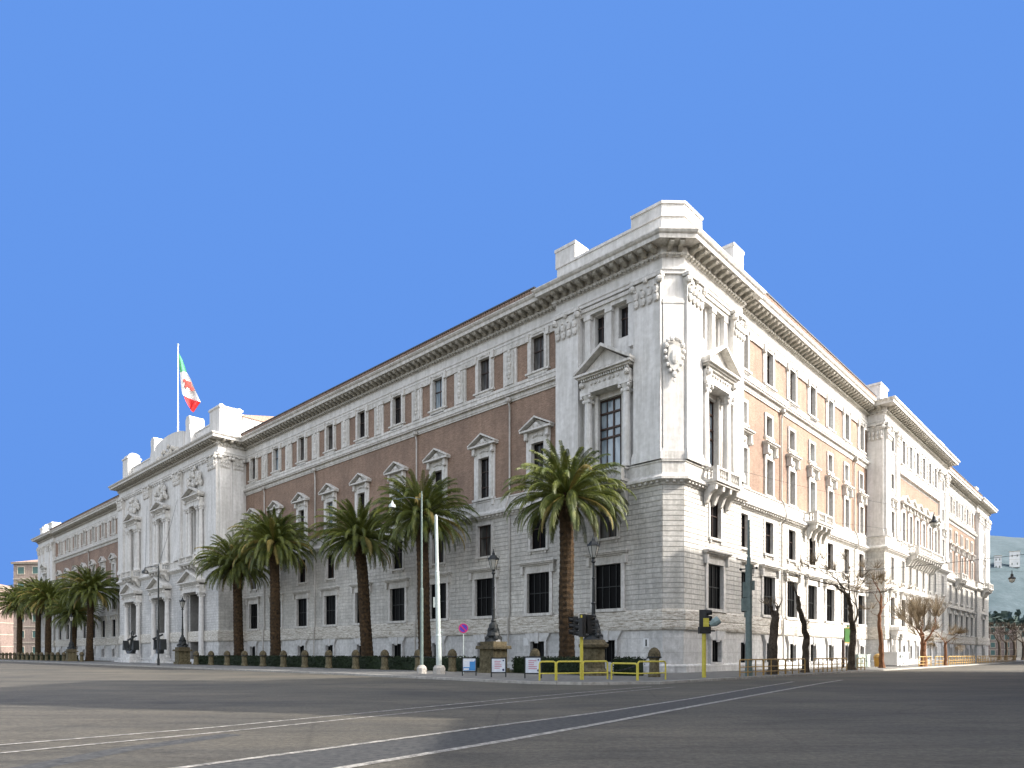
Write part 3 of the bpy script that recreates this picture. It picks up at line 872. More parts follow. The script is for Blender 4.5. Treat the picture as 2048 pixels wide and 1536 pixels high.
block(-3.3, -1.2, 109.4, 112.3, 32.2, 37.3)
b = MB(); b.prism([(-1, 0), (1, 0), (.9, .5), (.5, .8), (0, .9), (-.5, .8), (-.9, .5)], 0, 2.6)
c = MB(); c.merge(b, lambda q: (-2.2 + q[0], 109.5 + q[1], 37.3 + q[2])); c.build('block_scroll', M['stone'], palace)
for yc in (82.0, 97.0):
    b = MB(); b.prism([(-1.25, 0), (1.25, 0), (1.2, 2.6), (.8, 3.6), (.75, 4.3), (.9, 4.6), (.85, 5.2), (.45, 5.7), (-.45, 5.7), (-.85, 5.2), (-.9, 4.6), (-.75, 4.3), (-.8, 3.6), (-1.2, 2.6)], -1.1, 1.1)
    c = MB(); c.merge(b, lambda q: (-2.2 - q[1], yc + q[0], 32.3 + q[2]))
    t = MB()
    c.box(-1.2, .9, yc - 1.1, yc + 1.1, 32.3, 35.6)
    c.build('attic_pier', M['stone'], palace)
b = MB(); b.prism([(-6.2, 0), (6.2, 0), (6.2, 3.7), (4.5, 4.1), (2.2, 4.35), (0, 4.45), (-2.2, 4.35), (-4.5, 4.1), (-6.2, 3.7)], -.5, .5)
c = MB(); c.merge(b, lambda q: (-2.9 - q[1], 89.5 + q[0], 32.3 + q[2])); c.build('inscription_panel', M['stone'], palace)
b = MB()
rnd = random.Random(5)
for k in range(46):
    x = rnd.uniform(-4.6, 4.6); b.ball((-3.65, 89.5 + x, 33.2 + rnd.random() * 1.7 * (1 - abs(x) / 6)), rnd.uniform(.2, .4), .5, 1.1, 1, 6, 4)
b.build('carved_crest', M['rough'], palace)
# entrance steps
b = MB()
for k in range(4): b.box(-CO - 2.6 + k * .5, -CO + .2, 74.0 - .5 + k * .2, 109 - k * .2, k * .15, k * .15 + .15)
b.build('entrance_step', M['plinth'], palace)

# ---- far left end pavilion
pav_low(LEFT, 176.5, 192, 0, [184.2])
b = MB(); wall(b, LEFT, 176.5, 192, 14.2, 31.3, 0, [(183.3, 185.1, 16.8, 22)], .5); b.build('stone_wall', M['stone'], palace)
b = MB(); LEFT.box(b, 183.3, 185.1, -.5, -.46, 16.8, 22); b.build('great_window', M['glass'], palace)
for a in (176.7, 180.0, 186.2, 189.4): pilaster(LEFT, a, a + 2.2, 0, 16.0, 29.85, .3, 2.1)
aedicule_top(LEFT, 184.2, 1.9, 0, 22.4, .7, 1.0)
para([(4, 191.5), (0, 191.5), (0, 177), (4, 177)], .7, 32.2, 33.4)
block(.0, 2.6, 178, 182.0, 33.2, 35.2); block(.0, 2.4, 187.5, 190.5, 33.2, 35.0)
b = MB(); b.tube([(1.2, 187.6, 35.2), (1.2, 190.4, 35.2)], .9, 10); b.build('block_scroll', M['stone'], palace)
cheek(0, 192, 20, 192)

# ---- right facade tower pavilion
TO = 1.6
TS = Fac((47.1, -TO, 0), (0, 1, 0), (-1, 0, 0))
b = MB(); wall(b, TS, 0, 2, 0, 3.35, 0, []); b.build('plinth_wall', M['plinth'], palace)
b = MB(); wall(b, TS, 0, 2, 3.35, 14.2, 0, []); b.build('joint_wall', M['groove'], palace)
b = MB(); courses(b, TS, 0, 2, 4.9, 14.14, 0, []); b.build('rusticated_wall', M['rustic'], palace)
b = MB(); wall(b, TS, 0, 2, 14.2, 31.3, 0, []); b.build('stone_wall', M['stone'], palace)
pilaster(TS, .1, 1.9, 0, 16.0, 29.85, .15, 2.1)
ct = [50.3, 55.4, 59.0, 62.6, 66.2, 69.8, 73.4, 78.6]
pav_low(RIGHT, 47.1, 82, TO, ct, sx=.7)
hs = []; mid = ct[1:-1]
for u in mid: hs.append((u - .68, u + .68, 26.35, 29.45)); window('attic', RIGHT, u, TO, 26.35, (.88, 1, 1))
for u in mid: hs.append((u - .72, u + .72, 16.2, 20.05)); window('main', RIGHT, u, TO, 16.2, (.9, 1, 1))
for u in (ct[0], ct[-1]):
    hs.append((u - .7, u + .7, 16.1, 19.4)); window('hooded', RIGHT, u, TO, 16.1)
    hs.append((u - .66, u + .66, 22.2, 24.1)); window('square', RIGHT, u, TO, 22.2)
    hs.append((u - .66, u + .66, 26.9, 28.8)); window('square', RIGHT, u, TO, 26.9)
b = MB(); wall(b, RIGHT, 47.1, 82, 14.2, 16.0, TO, []); wall(b, RIGHT, 47.1, 53.2, 16.0, 31.3, TO, hs); wall(b, RIGHT, 75.8, 82, 16.0, 31.3, TO, hs)
wall(b, RIGHT, 53.2, 75.8, 24.45, 31.3, TO, hs)
RIGHT.box(b, 53.2, 75.8, TO, TO + .4, 24.75, 25.1); RIGHT.box(b, 53.2, 75.8, TO, TO + .15, 25.1, 25.95)
b.build('stone_wall', M['stone'], palace)
b = MB(); wall(b, RIGHT, 53.2, 75.8, 16.0, 24.45, TO, hs); b.build('brick_wall', M['brick'], palace)
for a in (47.2, 51.9, 75.9, 80.0): pilaster(RIGHT, a, a + (1.9 if a in (47.2, 80.0) else 1.3), TO, 16.0, 29.85, .25, 2.1)
for i in range(5): attic_pier(RIGHT, (mid[i] + mid[i + 1]) / 2, TO, .55)
balcony(RIGHT, 57.0, 71.8, TO + .1, 14.75, 1.5)
b = MB(); RIGHT.box(b, 48.8, 51.9, TO, TO + 1.1, 4.0, 4.45); RIGHT.box(b, 48.6, 52.1, TO, TO + 1.3, 4.45, 4.85); b.build('door_ledge', M['stone'], palace)
for u in (49.1, 51.5): column(RIGHT, u, TO + .7, .3, 4.0, .25)
def rblock(u0, u1, o, d, z0, z1, cap=.25):
    b = MB(); RIGHT.box(b, u0, u1, o - d, o, z0, z1 - cap); RIGHT.box(b, u0 - .12, u1 + .12, o - d - .1, o + .12, z1 - cap, z1); return b.build('attic_block', M['stone'], palace)
para([(47.4, 4), (47.4, -1.0), (81.7, -1.0), (81.7, 4)], .6, 32.2, 33.0)
rblock(47.3, 50.5, TO - .5, 3.4, 32.3, 35.0); rblock(50.9, 52.6, TO - .5, 1.4, 32.3, 33.8); rblock(76.5, 78.4, TO - .4, 2, 32.3, 34.0); rblock(78.8, 81.6, TO - .4, 3, 32.3, 35.0)
cheek(82, -TO, 82, .4)
# far right end pavilion
pav_low(RIGHT, 118, 131, 0, [124.5])
hs = [(123.8, 125.2, 16.1, 19.4), (123.84, 125.16, 22.2, 24.1), (123.84, 125.16, 26.9, 28.8)]
window('hooded', RIGHT, 124.5, 0, 16.1); window('square', RIGHT, 124.5, 0, 22.2); window('square', RIGHT, 124.5, 0, 26.9)
b = MB(); wall(b, RIGHT, 118, 131, 14.2, 31.3, 0, hs); b.build('stone_wall', M['stone'], palace)
for a in (118.2, 120.9, 126.0, 128.7): pilaster(RIGHT, a, a + 2.0, 0, 16.0, 29.85, .3, 2.1)
rblock(118.4, 121.0, -.3, 3, 32.3, 35.2); rblock(127.5, 130.5, -.3, 3, 32.3, 34.6)
balcony(RIGHT, 122, 127, .1, 14.75, 1.4)
cheek(131, 0, 131, 20)
# three small plaques on the plinth
b = MB(); LEFT.box(b, 2.25, 2.75, .0, .05, 2.0, 2.7); b.build('wall_plaque', M['white'], palace)
b = MB(); LEFT.box(b, 14.75, 15.45, -.38, -.3, 2.25, 2.95); b.build('wall_plaque', M['white'], palace)
b = MB(); LEFT.box(b, 2.44, 2.56, .05, .07, 2.1, 2.6); b.build('plaque_figure', M['iron'], palace)
# ------------------------------------------------------------------ ground, road, pavement
def asphalt():
    m, t, b = _nodes('worn_asphalt')
    v = t.nodes.new("ShaderNodeNewGeometry").outputs["Position"]
    c = _ramp(t, _noise(t, v, 9, 10, 0.85), 0.36, 0.66, (0.043, 0.040, 0.034), (0.146, 0.133, 0.106))
    c = _mul(t, c, _ramp(t, _noise(t, _map(t, v, (.10, .22, 1)), 1.0, 4), 0.35, 0.65, (0.66, 0.68, 0.71), (1.2, 1.17, 1.12)))
    c = _mul(t, c, _ramp(t, _noise(t, _map(t, v, (.5, .9, 1)), 1.0, 6, 0.7), 0.42, 0.5, (0.86, 0.86, 0.86), (1, 1, 1)))
    c = _mul(t, c, _ramp(t, _noise(t, v, 45, 6, 0.9), 0.3, 0.7, (0.55, 0.55, 0.55), (1.45, 1.45, 1.42)))
    c = _mul(t, c, _ramp(t, _noise(t, _map(t, v, (.25, 1.6, 1)), 1.3, 5, 0.7), 0.5, 0.62, (1, 1, 1), (0.78, 0.78, 0.78)))
    # tar seams
    vo = t.nodes.new("ShaderNodeTexVoronoi"); vo.feature = 'DISTANCE_TO_EDGE'; vo.inputs["Scale"].default_value = 0.16
    t.links.new(v, vo.inputs["Vector"])
    c = _mul(t, c, _ramp(t, vo.outputs["Distance"], 0.0, 0.010, (0.80, 0.80, 0.80), (1, 1, 1)))
    t.links.new(c, b.inputs["Base Color"])
    b.inputs["Roughness"].default_value = 0.82
    b.inputs["Specular IOR Level"].default_value = 0.3
    _bump(t, b, _noise(t, v, 60, 6, 0.8), 0.6, 0.012)
    return m
M['asphalt'] = asphalt()
M['darkasphalt'] = pbr('newer_dark_asphalt', (0.026, 0.027, 0.027), (0.085, 0.084, 0.078), 8, 0.8, 0.5, 0.01, bscale=60)
def paint():
    m, t, b = _nodes('worn_road_paint')
    v = t.nodes.new("ShaderNodeNewGeometry").outputs["Position"]
    c = _ramp(t, _noise(t, v, 5, 9, 0.85), 0.44, 0.66, (0.11, 0.105, 0.092), (0.52, 0.49, 0.43))
    t.links.new(c, b.inputs["Base Color"]); b.inputs["Roughness"].default_value = 0.75
    return m
M['paint'] = paint()
M['paving'] = pbr('pale_stone_paving', (0.10, 0.10, 0.092), (0.20, 0.195, 0.18), 3, 0.85, 0.4, 0.02)
M['kerb'] = pbr('light_kerb_stone', (0.24, 0.225, 0.20), (0.40, 0.38, 0.34), 4, 0.85, 0.4, 0.02)
M['soil'] = pbr('dark_bed_soil', (0.03, 0.03, 0.015), (0.07, 0.07, 0.035), 6, 0.95, 0.6, 0.03)

def sheet(name, pts, z, mat, kind='structure'):
    me = bpy.data.meshes.new(name)
    bm = bmesh.new()
    vs = [bm.verts.new((p[0], p[1], z)) for p in pts]
    es = [bm.edges.new((vs[i], vs[(i + 1) % len(vs)])) for i in range(len(vs))]
    bmesh.ops.triangle_fill(bm, edges=es, use_beauty=True)
    bmesh.ops.recalc_face_normals(bm, faces=bm.faces)
    for f in bm.faces:
        if f.normal.z < 0: f.normal_flip()
    bm.to_mesh(me); bm.free()
    me.materials.append(mat)
    o = bpy.data.objects.new(name, me); col.objects.link(o)
    if kind: o['kind'] = kind
    return o
sheet('ground', [(-2500, -1500), (2500, -1500), (2500, 4000), (-2500, 4000)], -0.012, M['asphalt'])
sheet('road', [(-340, -160), (340, -160), (340, 400), (-340, 400)], 0.0, M['asphalt'])
kerb = [LW(215, 15.5), LW(120, 15.5), LW(60, 16.5), LW(20, 17.2), Vector((1.0, 33.7, 0)), Vector((3.4, 32.7, 0)), Vector((7.4, 33.6, 0)), Vector((10.4, 36.8, 0)), RW(-2, 7.8), RW(14, 8.0), RW(140, 8.0)]
inner = [RW(140, -25), RW(40, -25), RW(25, -25), LW(40, -25), LW(215, -25)]
sheet('pavement', kerb + inner, 0.12, M['paving'])
b = MB()
for i in range(len(kerb) - 1):
    a, c = kerb[i], kerb[i + 1]; n = max(1, int((c - a).length / 1.1)); d = (c - a) / n; nn = Vector((d.y, -d.x, 0)).normalized()
    for k in range(n):
        p = a + d * k + d * .012; q = a + d * (k + 1) - d * .012
        b.hexa([tuple(p - nn * .28 + Vector((0, 0, -.01))), tuple(q - nn * .28 + Vector((0, 0, -.01))), tuple(q + nn * .03 + Vector((0, 0, -.01))), tuple(p + nn * .03 + Vector((0, 0, -.01))),
                tuple(p - nn * .28 + Vector((0, 0, .128))), tuple(q - nn * .28 + Vector((0, 0, .128))), tuple(q + nn * .02 + Vector((0, 0, .128))), tuple(p + nn * .02 + Vector((0, 0, .128)))])
tag(b.build('kerb', M['kerb']), kind='structure')
def bed(u0, u1):
    sheet('planting_bed', [LW(u0, 8.6), LW(u1, 8.6), LW(u1, 2.4), LW(u0, 2.4)], 0.126, M['soil'])
bed(1.5, 66); bed(118, 176)
# road markings: stripes between measured ground points
def stripe(pts, w_, z=0.008, mat='paint', name='road_marking'):
    pts = [Vector((p[0], p[1], 0)) for p in pts]
    vs = []
    for i, p in enumerate(pts):
        d = (pts[min(i + 1, len(pts) - 1)] - pts[max(0, i - 1)]).normalized(); n = Vector((d.y, -d.x, 0))
        vs += [(p + n * w_ / 2), (p - n * w_ / 2)]
    b = MB(); b.add([(v.x, v.y, z) for v in vs], [(2 * i, 2 * i + 1, 2 * i + 3, 2 * i + 2) for i in range(len(pts) - 1)])
    o = b.build(name, M[mat]); o['kind'] = 'structure'
    return o
stripe([(-14.5, 5.4), (-8.4, 11.1), (-6.2, 13.6), (-4.1, 16.6), (0, 22.6), (3.4, 27.2), (6.4, 31.0)], .13)
stripe([(-13.5, 4.7), (-7.7, 10.2), (-5.6, 12.9), (-3.7, 15.6), (0, 20.9), (4.2, 26.6), (7.4, 30.6)], .13)
stripe([(-9.5, 3.0), (-4.5, 8.7), (-3.15, 10.4), (0, 14.5), (2.2, 17.2), (6.0, 22.6), (10.4, 29.3), (15.2, 36.4)], .15)
stripe([(-6.8, 2.6), (-2.2, 8.9), (0, 11.8), (1.9, 14.5), (5.2, 19.3), (10.0, 26.2), (15.4, 33.9), (19, 38.8)], .19)
stripe([(-8.2, 2.8), (-3.4, 8.7), (1.0, 14.3), (3.6, 18.1), (8, 24.5), (13, 31.8)], 1.55, .004, 'darkasphalt', 'road_patch')
stripe([(-6.4, 8.6), (-6.1, 10.6), (-5.2, 12.6)], .5, .0025, 'darkasphalt', 'road_patch')

# ------------------------------------------------------------------ palms
def frond_mesh(b, az, el, L, droop, rnd, w0=.60, n=38):
    """one feather frond: arched rib and two rows of leaflets"""
    d = Vector((math.cos(az), math.sin(az), 0)); side = Vector((-math.sin(az), math.cos(az), 0))
    p = Vector((0, 0, 0)) + d * .25; a = el; pts = []; dirs = []
    st = L / n
    for i in range(n + 1):
        pts.append(p.copy()); dv = d * math.cos(a) + Vector((0, 0, 1)) * math.sin(a); dirs.append(dv)
        p = p + dv * st
        a -= droop * (.15 + 2.9 * (i / n) ** 1.8) / n
        a = max(a, -1.45)
    rr = [.05 * (1 - i / (n + 1)) + .008 for i in range(n + 1)]
    b.tube(pts[::3] + [pts[-1]], rr[::3] + [rr[-1]], 4, False)
    tw = rnd.uniform(-.25, .25)
    for i in range(3, n + 1):
        s = i / n
        ln = w0 * (math.sin(min(1, s * 1.6) * math.pi / 2)) * (1.0 - .55 * max(0, s - .55) / .45) * rnd.uniform(.85, 1.1)
        dv = dirs[i]; up = side.cross(dv)
        for sg in (-1, 1):
            lv = (side * sg * (.80 - .3 * s) + dv * (.55 + .3 * s) + up * (.28 + tw * sg)).normalized()
            tip = pts[i] + lv * ln - Vector((0, 0, 1)) * ln * rnd.uniform(.15, .5)
            hw = dv * .042
            md = pts[i] + lv * ln * .5
            b.add([pts[i] - hw * .6, pts[i] + hw * .6, md + hw, tip, md - hw], [(0, 1, 2, 3, 4)])
def palm_crown(seed, nf, L, old=.12):
    rnd = random.Random(seed); g = MB(); o = MB()
    for i in range(nf):
        s = i / nf                       # 0 young, 1 old
        az = i * 2.39996 + rnd.uniform(-.2, .2)
        el = R(84) - s ** .95 * R(122) + rnd.uniform(-.08, .08)
        l = L * (0.78 + .3 * min(1, s * 2.2)) * rnd.uniform(.9, 1.08)
        if s > .75: l *= 1.0 - (s - .75) * 1.1
        dr = R(66) * (0.45 + .8 * max(0, math.cos(el)) * (1 - .35 * s)) * rnd.uniform(.85, 1.2)
        tgt = o if (rnd.random() < old and s > .3) else g
        frond_mesh(tgt, az, el, l, dr, rnd)
    return g, o
CROWNS = {}
for k in range(5):
    CROWNS[k] = palm_crown(11 + k, 128 + 9 * k, 4.75, .05 + .02 * k)
def palm_trunk(h, r, lean, seed):
    rnd = random.Random(seed); b = MB(); pts = []; rad = []
    n = int(h / .22)
    for i in range(n + 1):
        s = i / n; z = h * s
        x = lean * (s ** 1.4)
        rr = r * (1.28 - .28 * min(1, s * 7)) * (1 - .14 * s) + (.028 if i % 2 else -.01)
        pts.append((x + .03 * math.sin(z * .9), .03 * math.cos(z * 1.1), z)); rad.append(rr)
    b.tube(pts, rad, 12)
    return b
def boot_mb(r):
    b = MB(); rnd = random.Random(3)
    b.tube([(0, 0, -1.7), (0, 0, -1.1), (0, 0, -.4), (0, 0, .2), (0, 0, .6)], [r * .95, r * 1.35, r * 1.55, r * 1.2, r * .5], 12)
    for i in range(90):
        z = -1.5 + 1.9 * i / 90; a = i * 2.4; rr = r * (1.0 + .5 * math.sin((z + 1.7) / 2.3 * math.pi))
        d = Vector((math.cos(a), math.sin(a), 0)); p = d * rr * .9 + Vector((0, 0, z))
        b.tube([p, p + d * .16 + Vector((0, 0, .26))], [.09, .05], 4)
    return b
palm_labels = [
    (6.25, 5.0, 12.7, .58, 0.0, 0, .98, 'tall sunlit date palm nearest the chamfered corner with a yellow green crown'),
    (22.8, 5.0, 13.6, .60, -.3, 1, 1.0, 'dark date palm right behind the white tapered steel pole'),
    (31.9, 5.0, 12.7, .62, -.75, 2, 1.0, 'leaning date palm with dry fronds hanging below its crown, two along from the corner palm'),
    (50.9, 5.0, 14.2, .62, -.15, 4, 1.08, 'date palm with its crown overlapping a lower one beside the entrance pavilion'),
    (60.7, 5.0, 12.6, .62, -.3, 3, 1.05, 'lower date palm closest to the right side of the three entrance doors'),
    (126.5, 5.0, 13.6, .62, .3, 3, 1.25, 'broad date palm just left of the entrance pavilion'),
    (138.1, 5.0, 9.4, .62, .2, 1, 1.1, 'short date palm with a low crown, second left of the entrance pavilion'),
    (158.8, 5.0, 13.6, .66, .2, 4, 1.2, 'date palm in front of the far end pavilion, right of a slim one'),
    (168.3, 5.0, 15.0, .60, .1, 2, 1.2, 'slim dark date palm in front of the pale end bay of the palace'),
    (188.1, 5.0, 14.0, .66, .1, 3, 1.3, 'last date palm at the far left standing before the pink apartment house'),
]
CM = {}
for (u, o_, h, r, lean, k, sc, lab) in palm_labels:
    root = empty('palm_tree', LW(u, o_, .1), random.Random(int(u)).uniform(0, 6) * 0, lab, 'palm tree', 'date palms along the front of the palace')
    palm_trunk(h, r, lean, int(u)).build('trunk', M['bark'], root)
    if k not in CM:
        g, od = CROWNS[k]
        og = g.build('crown', M['frond'], root, recalc=False); oo = od.build('dry_fronds', M['frond_old'], og, recalc=False)
        ob = boot_mb(.5).build('leaf_base', M['bark'], root)
        CM[k] = (og, oo, ob)
        og_, ob_ = og, ob
    else:
        og_ = CM[k][0].copy(); col.objects.link(og_); og_.parent = root
        oo_ = CM[k][1].copy(); col.objects.link(oo_); oo_.parent = og_
        ob_ = CM[k][2].copy(); col.objects.link(ob_); ob_.parent = root
    og_.location = (lean, 0, h + .5); og_.scale = (sc,) * 3; og_.rotation_euler = (0, 0, u * 1.7)
    ob_.location = (lean, 0, h + .2); ob_.scale = (sc * r / .5 * .9,) * 2 + (1.0,)
# hanging dead fronds on the leaning palm
# ------------------------------------------------------------------ hedge, bollards, chains
def hedge(u0, u1, lab):
    rnd = random.Random(int(u0 * 3)); b = MB()
    L = u1 - u0
    A = LW(0, 0); 
    def P(u, o, z): v = LW(u, o, z); return (v.x, v.y, v.z)
    b.hexa([P(u0 + .1, 8.05, .1), P(u1 - .1, 8.05, .1), P(u1 - .1, 7.35, .1), P(u0 + .1, 7.35, .1), P(u0 + .1, 8.0, 1.2), P(u1 - .1, 8.0, 1.2), P(u1 - .1, 7.4, 1.2), P(u0 + .1, 7.4, 1.2)])
    n = min(9000, int(L * 190))
    for i in range(n):
        u = u0 + L * rnd.random(); f = rnd.random()
        if f < .55: o, z = 8.08 + rnd.uniform(-.05, .1), .12 + rnd.random() * 1.12
        elif f < .9: o, z = rnd.uniform(7.35, 8.1), 1.2 + rnd.uniform(-.04, .12)
        else: o, z = rnd.uniform(7.35, 8.1), .12 + rnd.random() * 1.1; u = rnd.choice((u0 + rnd.uniform(-.02, .12), u1 - rnd.uniform(-.02, .12)))
        c = Vector(P(u, o, z)); a = Vector((rnd.gauss(0, 1), rnd.gauss(0, 1), rnd.gauss(0, 1))).normalized(); e = a.orthogonal().normalized(); g = a.cross(e); s = rnd.uniform(.05, .1)
        b.add([tuple(c + e * s), tuple(c + g * s * .6), tuple(c - e * s), tuple(c - g * s * .6)], [(0, 1, 2, 3)])
    tag(b.build('hedge', M['hedge'], recalc=False), lab, 'hedge', 'clipped hedges behind the bollards')
hedge(-2.0, .0, 'short bright piece of clipped hedge right of the nearest lamp pedestal')
hedge(1.9, 8.9, 'clipped dark hedge between the two nearest lamp pedestals under the corner palm')
hedge(11.1, 67.0, 'very long low clipped dark hedge running from the second lamp pedestal to the entrance')
hedge(124.5, 175.0, 'far clipped hedge left of the entrance pavilion behind distant bollards')

def bollard(name='bollard'):
    root = empty(name)
    b = MB(); b.lathe([(.36, 0), (.36, .18), (.33, .24), (.30, .34), (.29, 1.0), (.30, 1.1)], 0, 0, 12); b.build('shaft', M['peperino'], root)
    b = MB(); b.lathe([(.30, 1.1), (.37, 1.14), (.38, 1.3), (.37, 1.42), (.30, 1.6), (.17, 1.74), (.05, 1.79)], 0, 0, 12); b.build('cap', M['darktop'], root)
    b = MB(); b.lathe([(.385, 1.16), (.40, 1.2), (.385, 1.24)], 0, 0, 12)
    b.box(-.5, .5, -.03, .03, 1.17, 1.23); b.build('ring', M['iron'], root)
    return root
bp = None
bl = [(-3.7, 'big stone bollard at the right end of the row, a chain on its left'),
      (5.84, 'stone bollard between the two nearest lamp pedestals'),
      (14.5, 'stone bollard just right of the white steel pole, behind the round no parking sign'),
      (18.7, 'stone bollard behind the foot of the slim tall lamp pole'),
      (23.4, 'stone bollard in front of the leaning palm, right side'),
      (27.9, 'stone bollard directly before the foot of the leaning palm')]
names = ['third', 'fourth', 'fifth', 'sixth', 'seventh', 'eighth', 'ninth', 'tenth', 'eleventh']
for i, u in enumerate([32.5, 37.0, 41.4, 46.0, 50.5, 55.1, 59.7, 64.3]):
    bl.append((u, 'stone bollard before the long hedge, %s to the left of the slim lamp pole' % names[i]))
for u, lab in bl:
    o = bollard() if bp is None else copy_tree(bp)
    bp = bp or o
    o.location = LW(u, 9, .11); o.rotation_euler = (0, 0, ANG + math.pi / 2)
    tag(o, lab, 'bollard', 'stone bollards along the pavement')
o = copy_tree(bp); o.location = LW(114.2, 9.4, .11); o['label'] = 'lone stone bollard by the left end of the entrance steps'
for k in range(17):
    o = copy_tree(bp); o.location = LW(123.5 + 4.4 * k, 9, .11)
    o['label'] = 'small distant stone bollard in the far row left of the entrance pavilion'; o['group'] = 'far bollards left of the entrance'
def catenary(p, q, sag, r, name, mat, n=14, lab=None, cat=None, group=None, links=False):
    p, q = Vector(p), Vector(q); pts = []
    for i in range(n + 1):
        s = i / n; v = p.lerp(q, s); v.z -= sag * 4 * s * (1 - s); pts.append(v)
    b = MB()
    if links:
        for i in range(n):
            m = (pts[i] + pts[i + 1]) / 2; d = (pts[i + 1] - pts[i]).normalized() * .06
            b.tube([m - d, m + d], r * (1.3 if i % 2 else .8), 5)
        b.tube(pts, r * .6, 4)
    else: b.tube(pts, r, 5)
    o = b.build(name, M[mat]); tag(o, lab, cat, group)
    return o
def gz(u, z=1.3): return LW(u, 9, z)
pairs = [(-3.3, -.9, .75, 'iron chain sloping down from the right end bollard towards the hedge'),
         (15.0, 18.2, .35, 'iron chain hanging between the bollards left of the no parking sign')]
for a, c, sg, lab in pairs:
    q = gz(c, 1.3 if c > 0 else .45)
    catenary(gz(a), q, sg * .25, .04, 'chain', 'iron', 16, lab, 'chain', 'chains between the bollards', True)

# ------------------------------------------------------------------ ornate lamp posts on stone pedestals
def ornate_lamp():
    root = empty('lamp_post')
    b = MB(); b.lathe([(.16 + .5, 2.3), (.6, 2.45), (.42, 2.6), (.5, 2.75), (.46, 2.95), (.3, 3.15), (.36, 3.3), (.34, 3.55), (.17, 3.75), (.2, 3.85), (.14, 3.95)], 0, 0, 10)
    for k in range(4):
        a = k * math.pi / 2 + .4; b.ball((.5 * math.cos(a), .5 * math.sin(a), 2.55), .2, n=7, m=5); b.ball((.33 * math.cos(a), .33 * math.sin(a), 3.1), .15, 1, 1, 1.8, n=6, m=5)
    b.build('iron_base', M['iron'], root)
    b = MB(); b.lathe([(.13, 3.9), (.12, 4.6), (.17, 4.66), (.11, 4.74), (.085, 6.2), (.13, 6.26), (.08, 6.34), (.07, 7.25), (.16, 7.34), (.1, 7.5), (.14, 7.62)], 0, 0, 9); b.build('shaft', M['iron'], root)
    l = MB(); l.lathe([(.16, 7.62), (.36, 8.35)], 0, 0, 6); ln = l.build('lantern', M['lampglass'], root)
    b = MB(); b.lathe([(.42, 8.35), (.40, 8.42), (.2, 8.66), (.1, 8.72), (.1, 8.82), (.03, 9.0), (.03, 9.15)], 0, 0, 6)
    for k in range(6):
        a = math.pi * k / 3; b.tube([(.165 * math.cos(a), .165 * math.sin(a), 7.6), (.375 * math.cos(a), .375 * math.sin(a), 8.37)], .02, 4)
        b.tube([(.4 * math.cos(a), .4 * math.sin(a), 8.4), (.42 * math.cos(a), .42 * math.sin(a), 8.62)], .02, 4)
    b.build('lantern_cap', M['iron'], ln)
    return root
def pedestal(rd=True):
    root = empty('lamp_pedestal')
    b = MB()
    if rd: b.lathe([(.95, 0), (.95, .3), (.82, .38), (.74, .5), (.72, 1.7), (.76, 1.75)], 0, 0, 20)
    else:
        b.box(-.85, .85, -.85, .85, 0, .35); b.box(-.72, .72, -.72, .72, .35, 1.75)
    b.build('body', M['peperino'], root)
    b = MB()
    if rd: b.lathe([(.78, 1.74), (.95, 1.84), (.97, 2.0), (.85, 2.08), (.72, 2.3)], 0, 0, 20)
    else: b.hexa([(-.95, -.95, 1.75), (.95, -.95, 1.75), (.95, .95, 1.75), (-.95, .95, 1.75), (-.92, -.92, 2.0), (.92, -.92, 2.0), (.92, .92, 2.0), (-.92, .92, 2.0)]); b.box(-.7, .7, -.7, .7, 2.0, 2.3)
    b.build('cornice', M['darktop'], root)
    return root
pr = pedestal(True); ps = pedestal(False); lp0 = ornate_lamp()
for i, (u, rd, lab, plab) in enumerate([
        (.80, True, 'ornate black iron lamp post standing right of the sunlit corner palm', 'round stained stone pedestal behind the yellow railings carrying the nearest iron lamp'),
        (9.93, False, 'ornate black iron lamp post left of the sunlit corner palm, behind the poster boards', 'square stained stone pedestal behind the poster boards carrying an iron lamp'),
        (68.8, False, 'distant ornate black iron lamp post in front of the right entrance door', 'small mossy square pedestal near the entrance doors carrying an iron lamp'),
        (122.6, False, 'farthest ornate iron lamp post among the palms left of the entrance', 'farthest square stone pedestal left of the entrance')]):
    src = pr if rd else ps
    o = src if (i in (0, 1)) else copy_tree(src)
    o.location = LW(u, 9, .11); o.rotation_euler = (0, 0, ANG); tag(o, plab, 'pedestal', 'stone pedestals of the iron lamps')
    o = lp0 if i == 0 else copy_tree(lp0)
    o.location = LW(u, 9, .11); tag(o, lab, 'lamp post', 'ornate iron lamp posts')

# ------------------------------------------------------------------ plain poles
def bell_lamp(parent, p, s=1.0, mat='white'):
    b = MB(); b.lathe([(.04, .35), (.07, .25), (.12, .1), (.3, -.05), (.34, -.28), (.30, -.3)], 0, 0, 12)
    c = MB(); c.merge(b, lambda q: (p[0] + q[0] * s, p[1] + q[1] * s, p[2] + q[2] * s)); return c.build('lamp_head', M[mat], parent)
# thick tapered pole with concrete foot
root = empty('steel_pole', LW(10.2, 14, .1), 0, 'thick tapered pale steel pole on a concrete foot, brightly lit along its right side', 'pole')
b = MB(); b.lathe([(.20, .5), (.19, 2.6), (.20, 2.65), (.165, 2.75), (.155, 7.0), (.165, 7.05), (.125, 7.12), (.11, 10.9), (.04, 10.98)], 0, 0, 12)
c = MB(); c.merge(b, lambda q: (q[0] - .02 * q[2], q[1], q[2])); c.build('shaft', M['galv'], root)
b = MB(); b.lathe([(.42, 0), (.42, .45), (.3, .62)], 0, 0, 10); b.build('footing', M['concrete'], root)
b = MB(); b.tube([(.28, -.02, 2.9), (.0, 0, 2.95)], .03, 5); b.box(-.4, -.24, -.1, .1, 4.6, 5.3); b.build('junction_box', M['galv'], root)
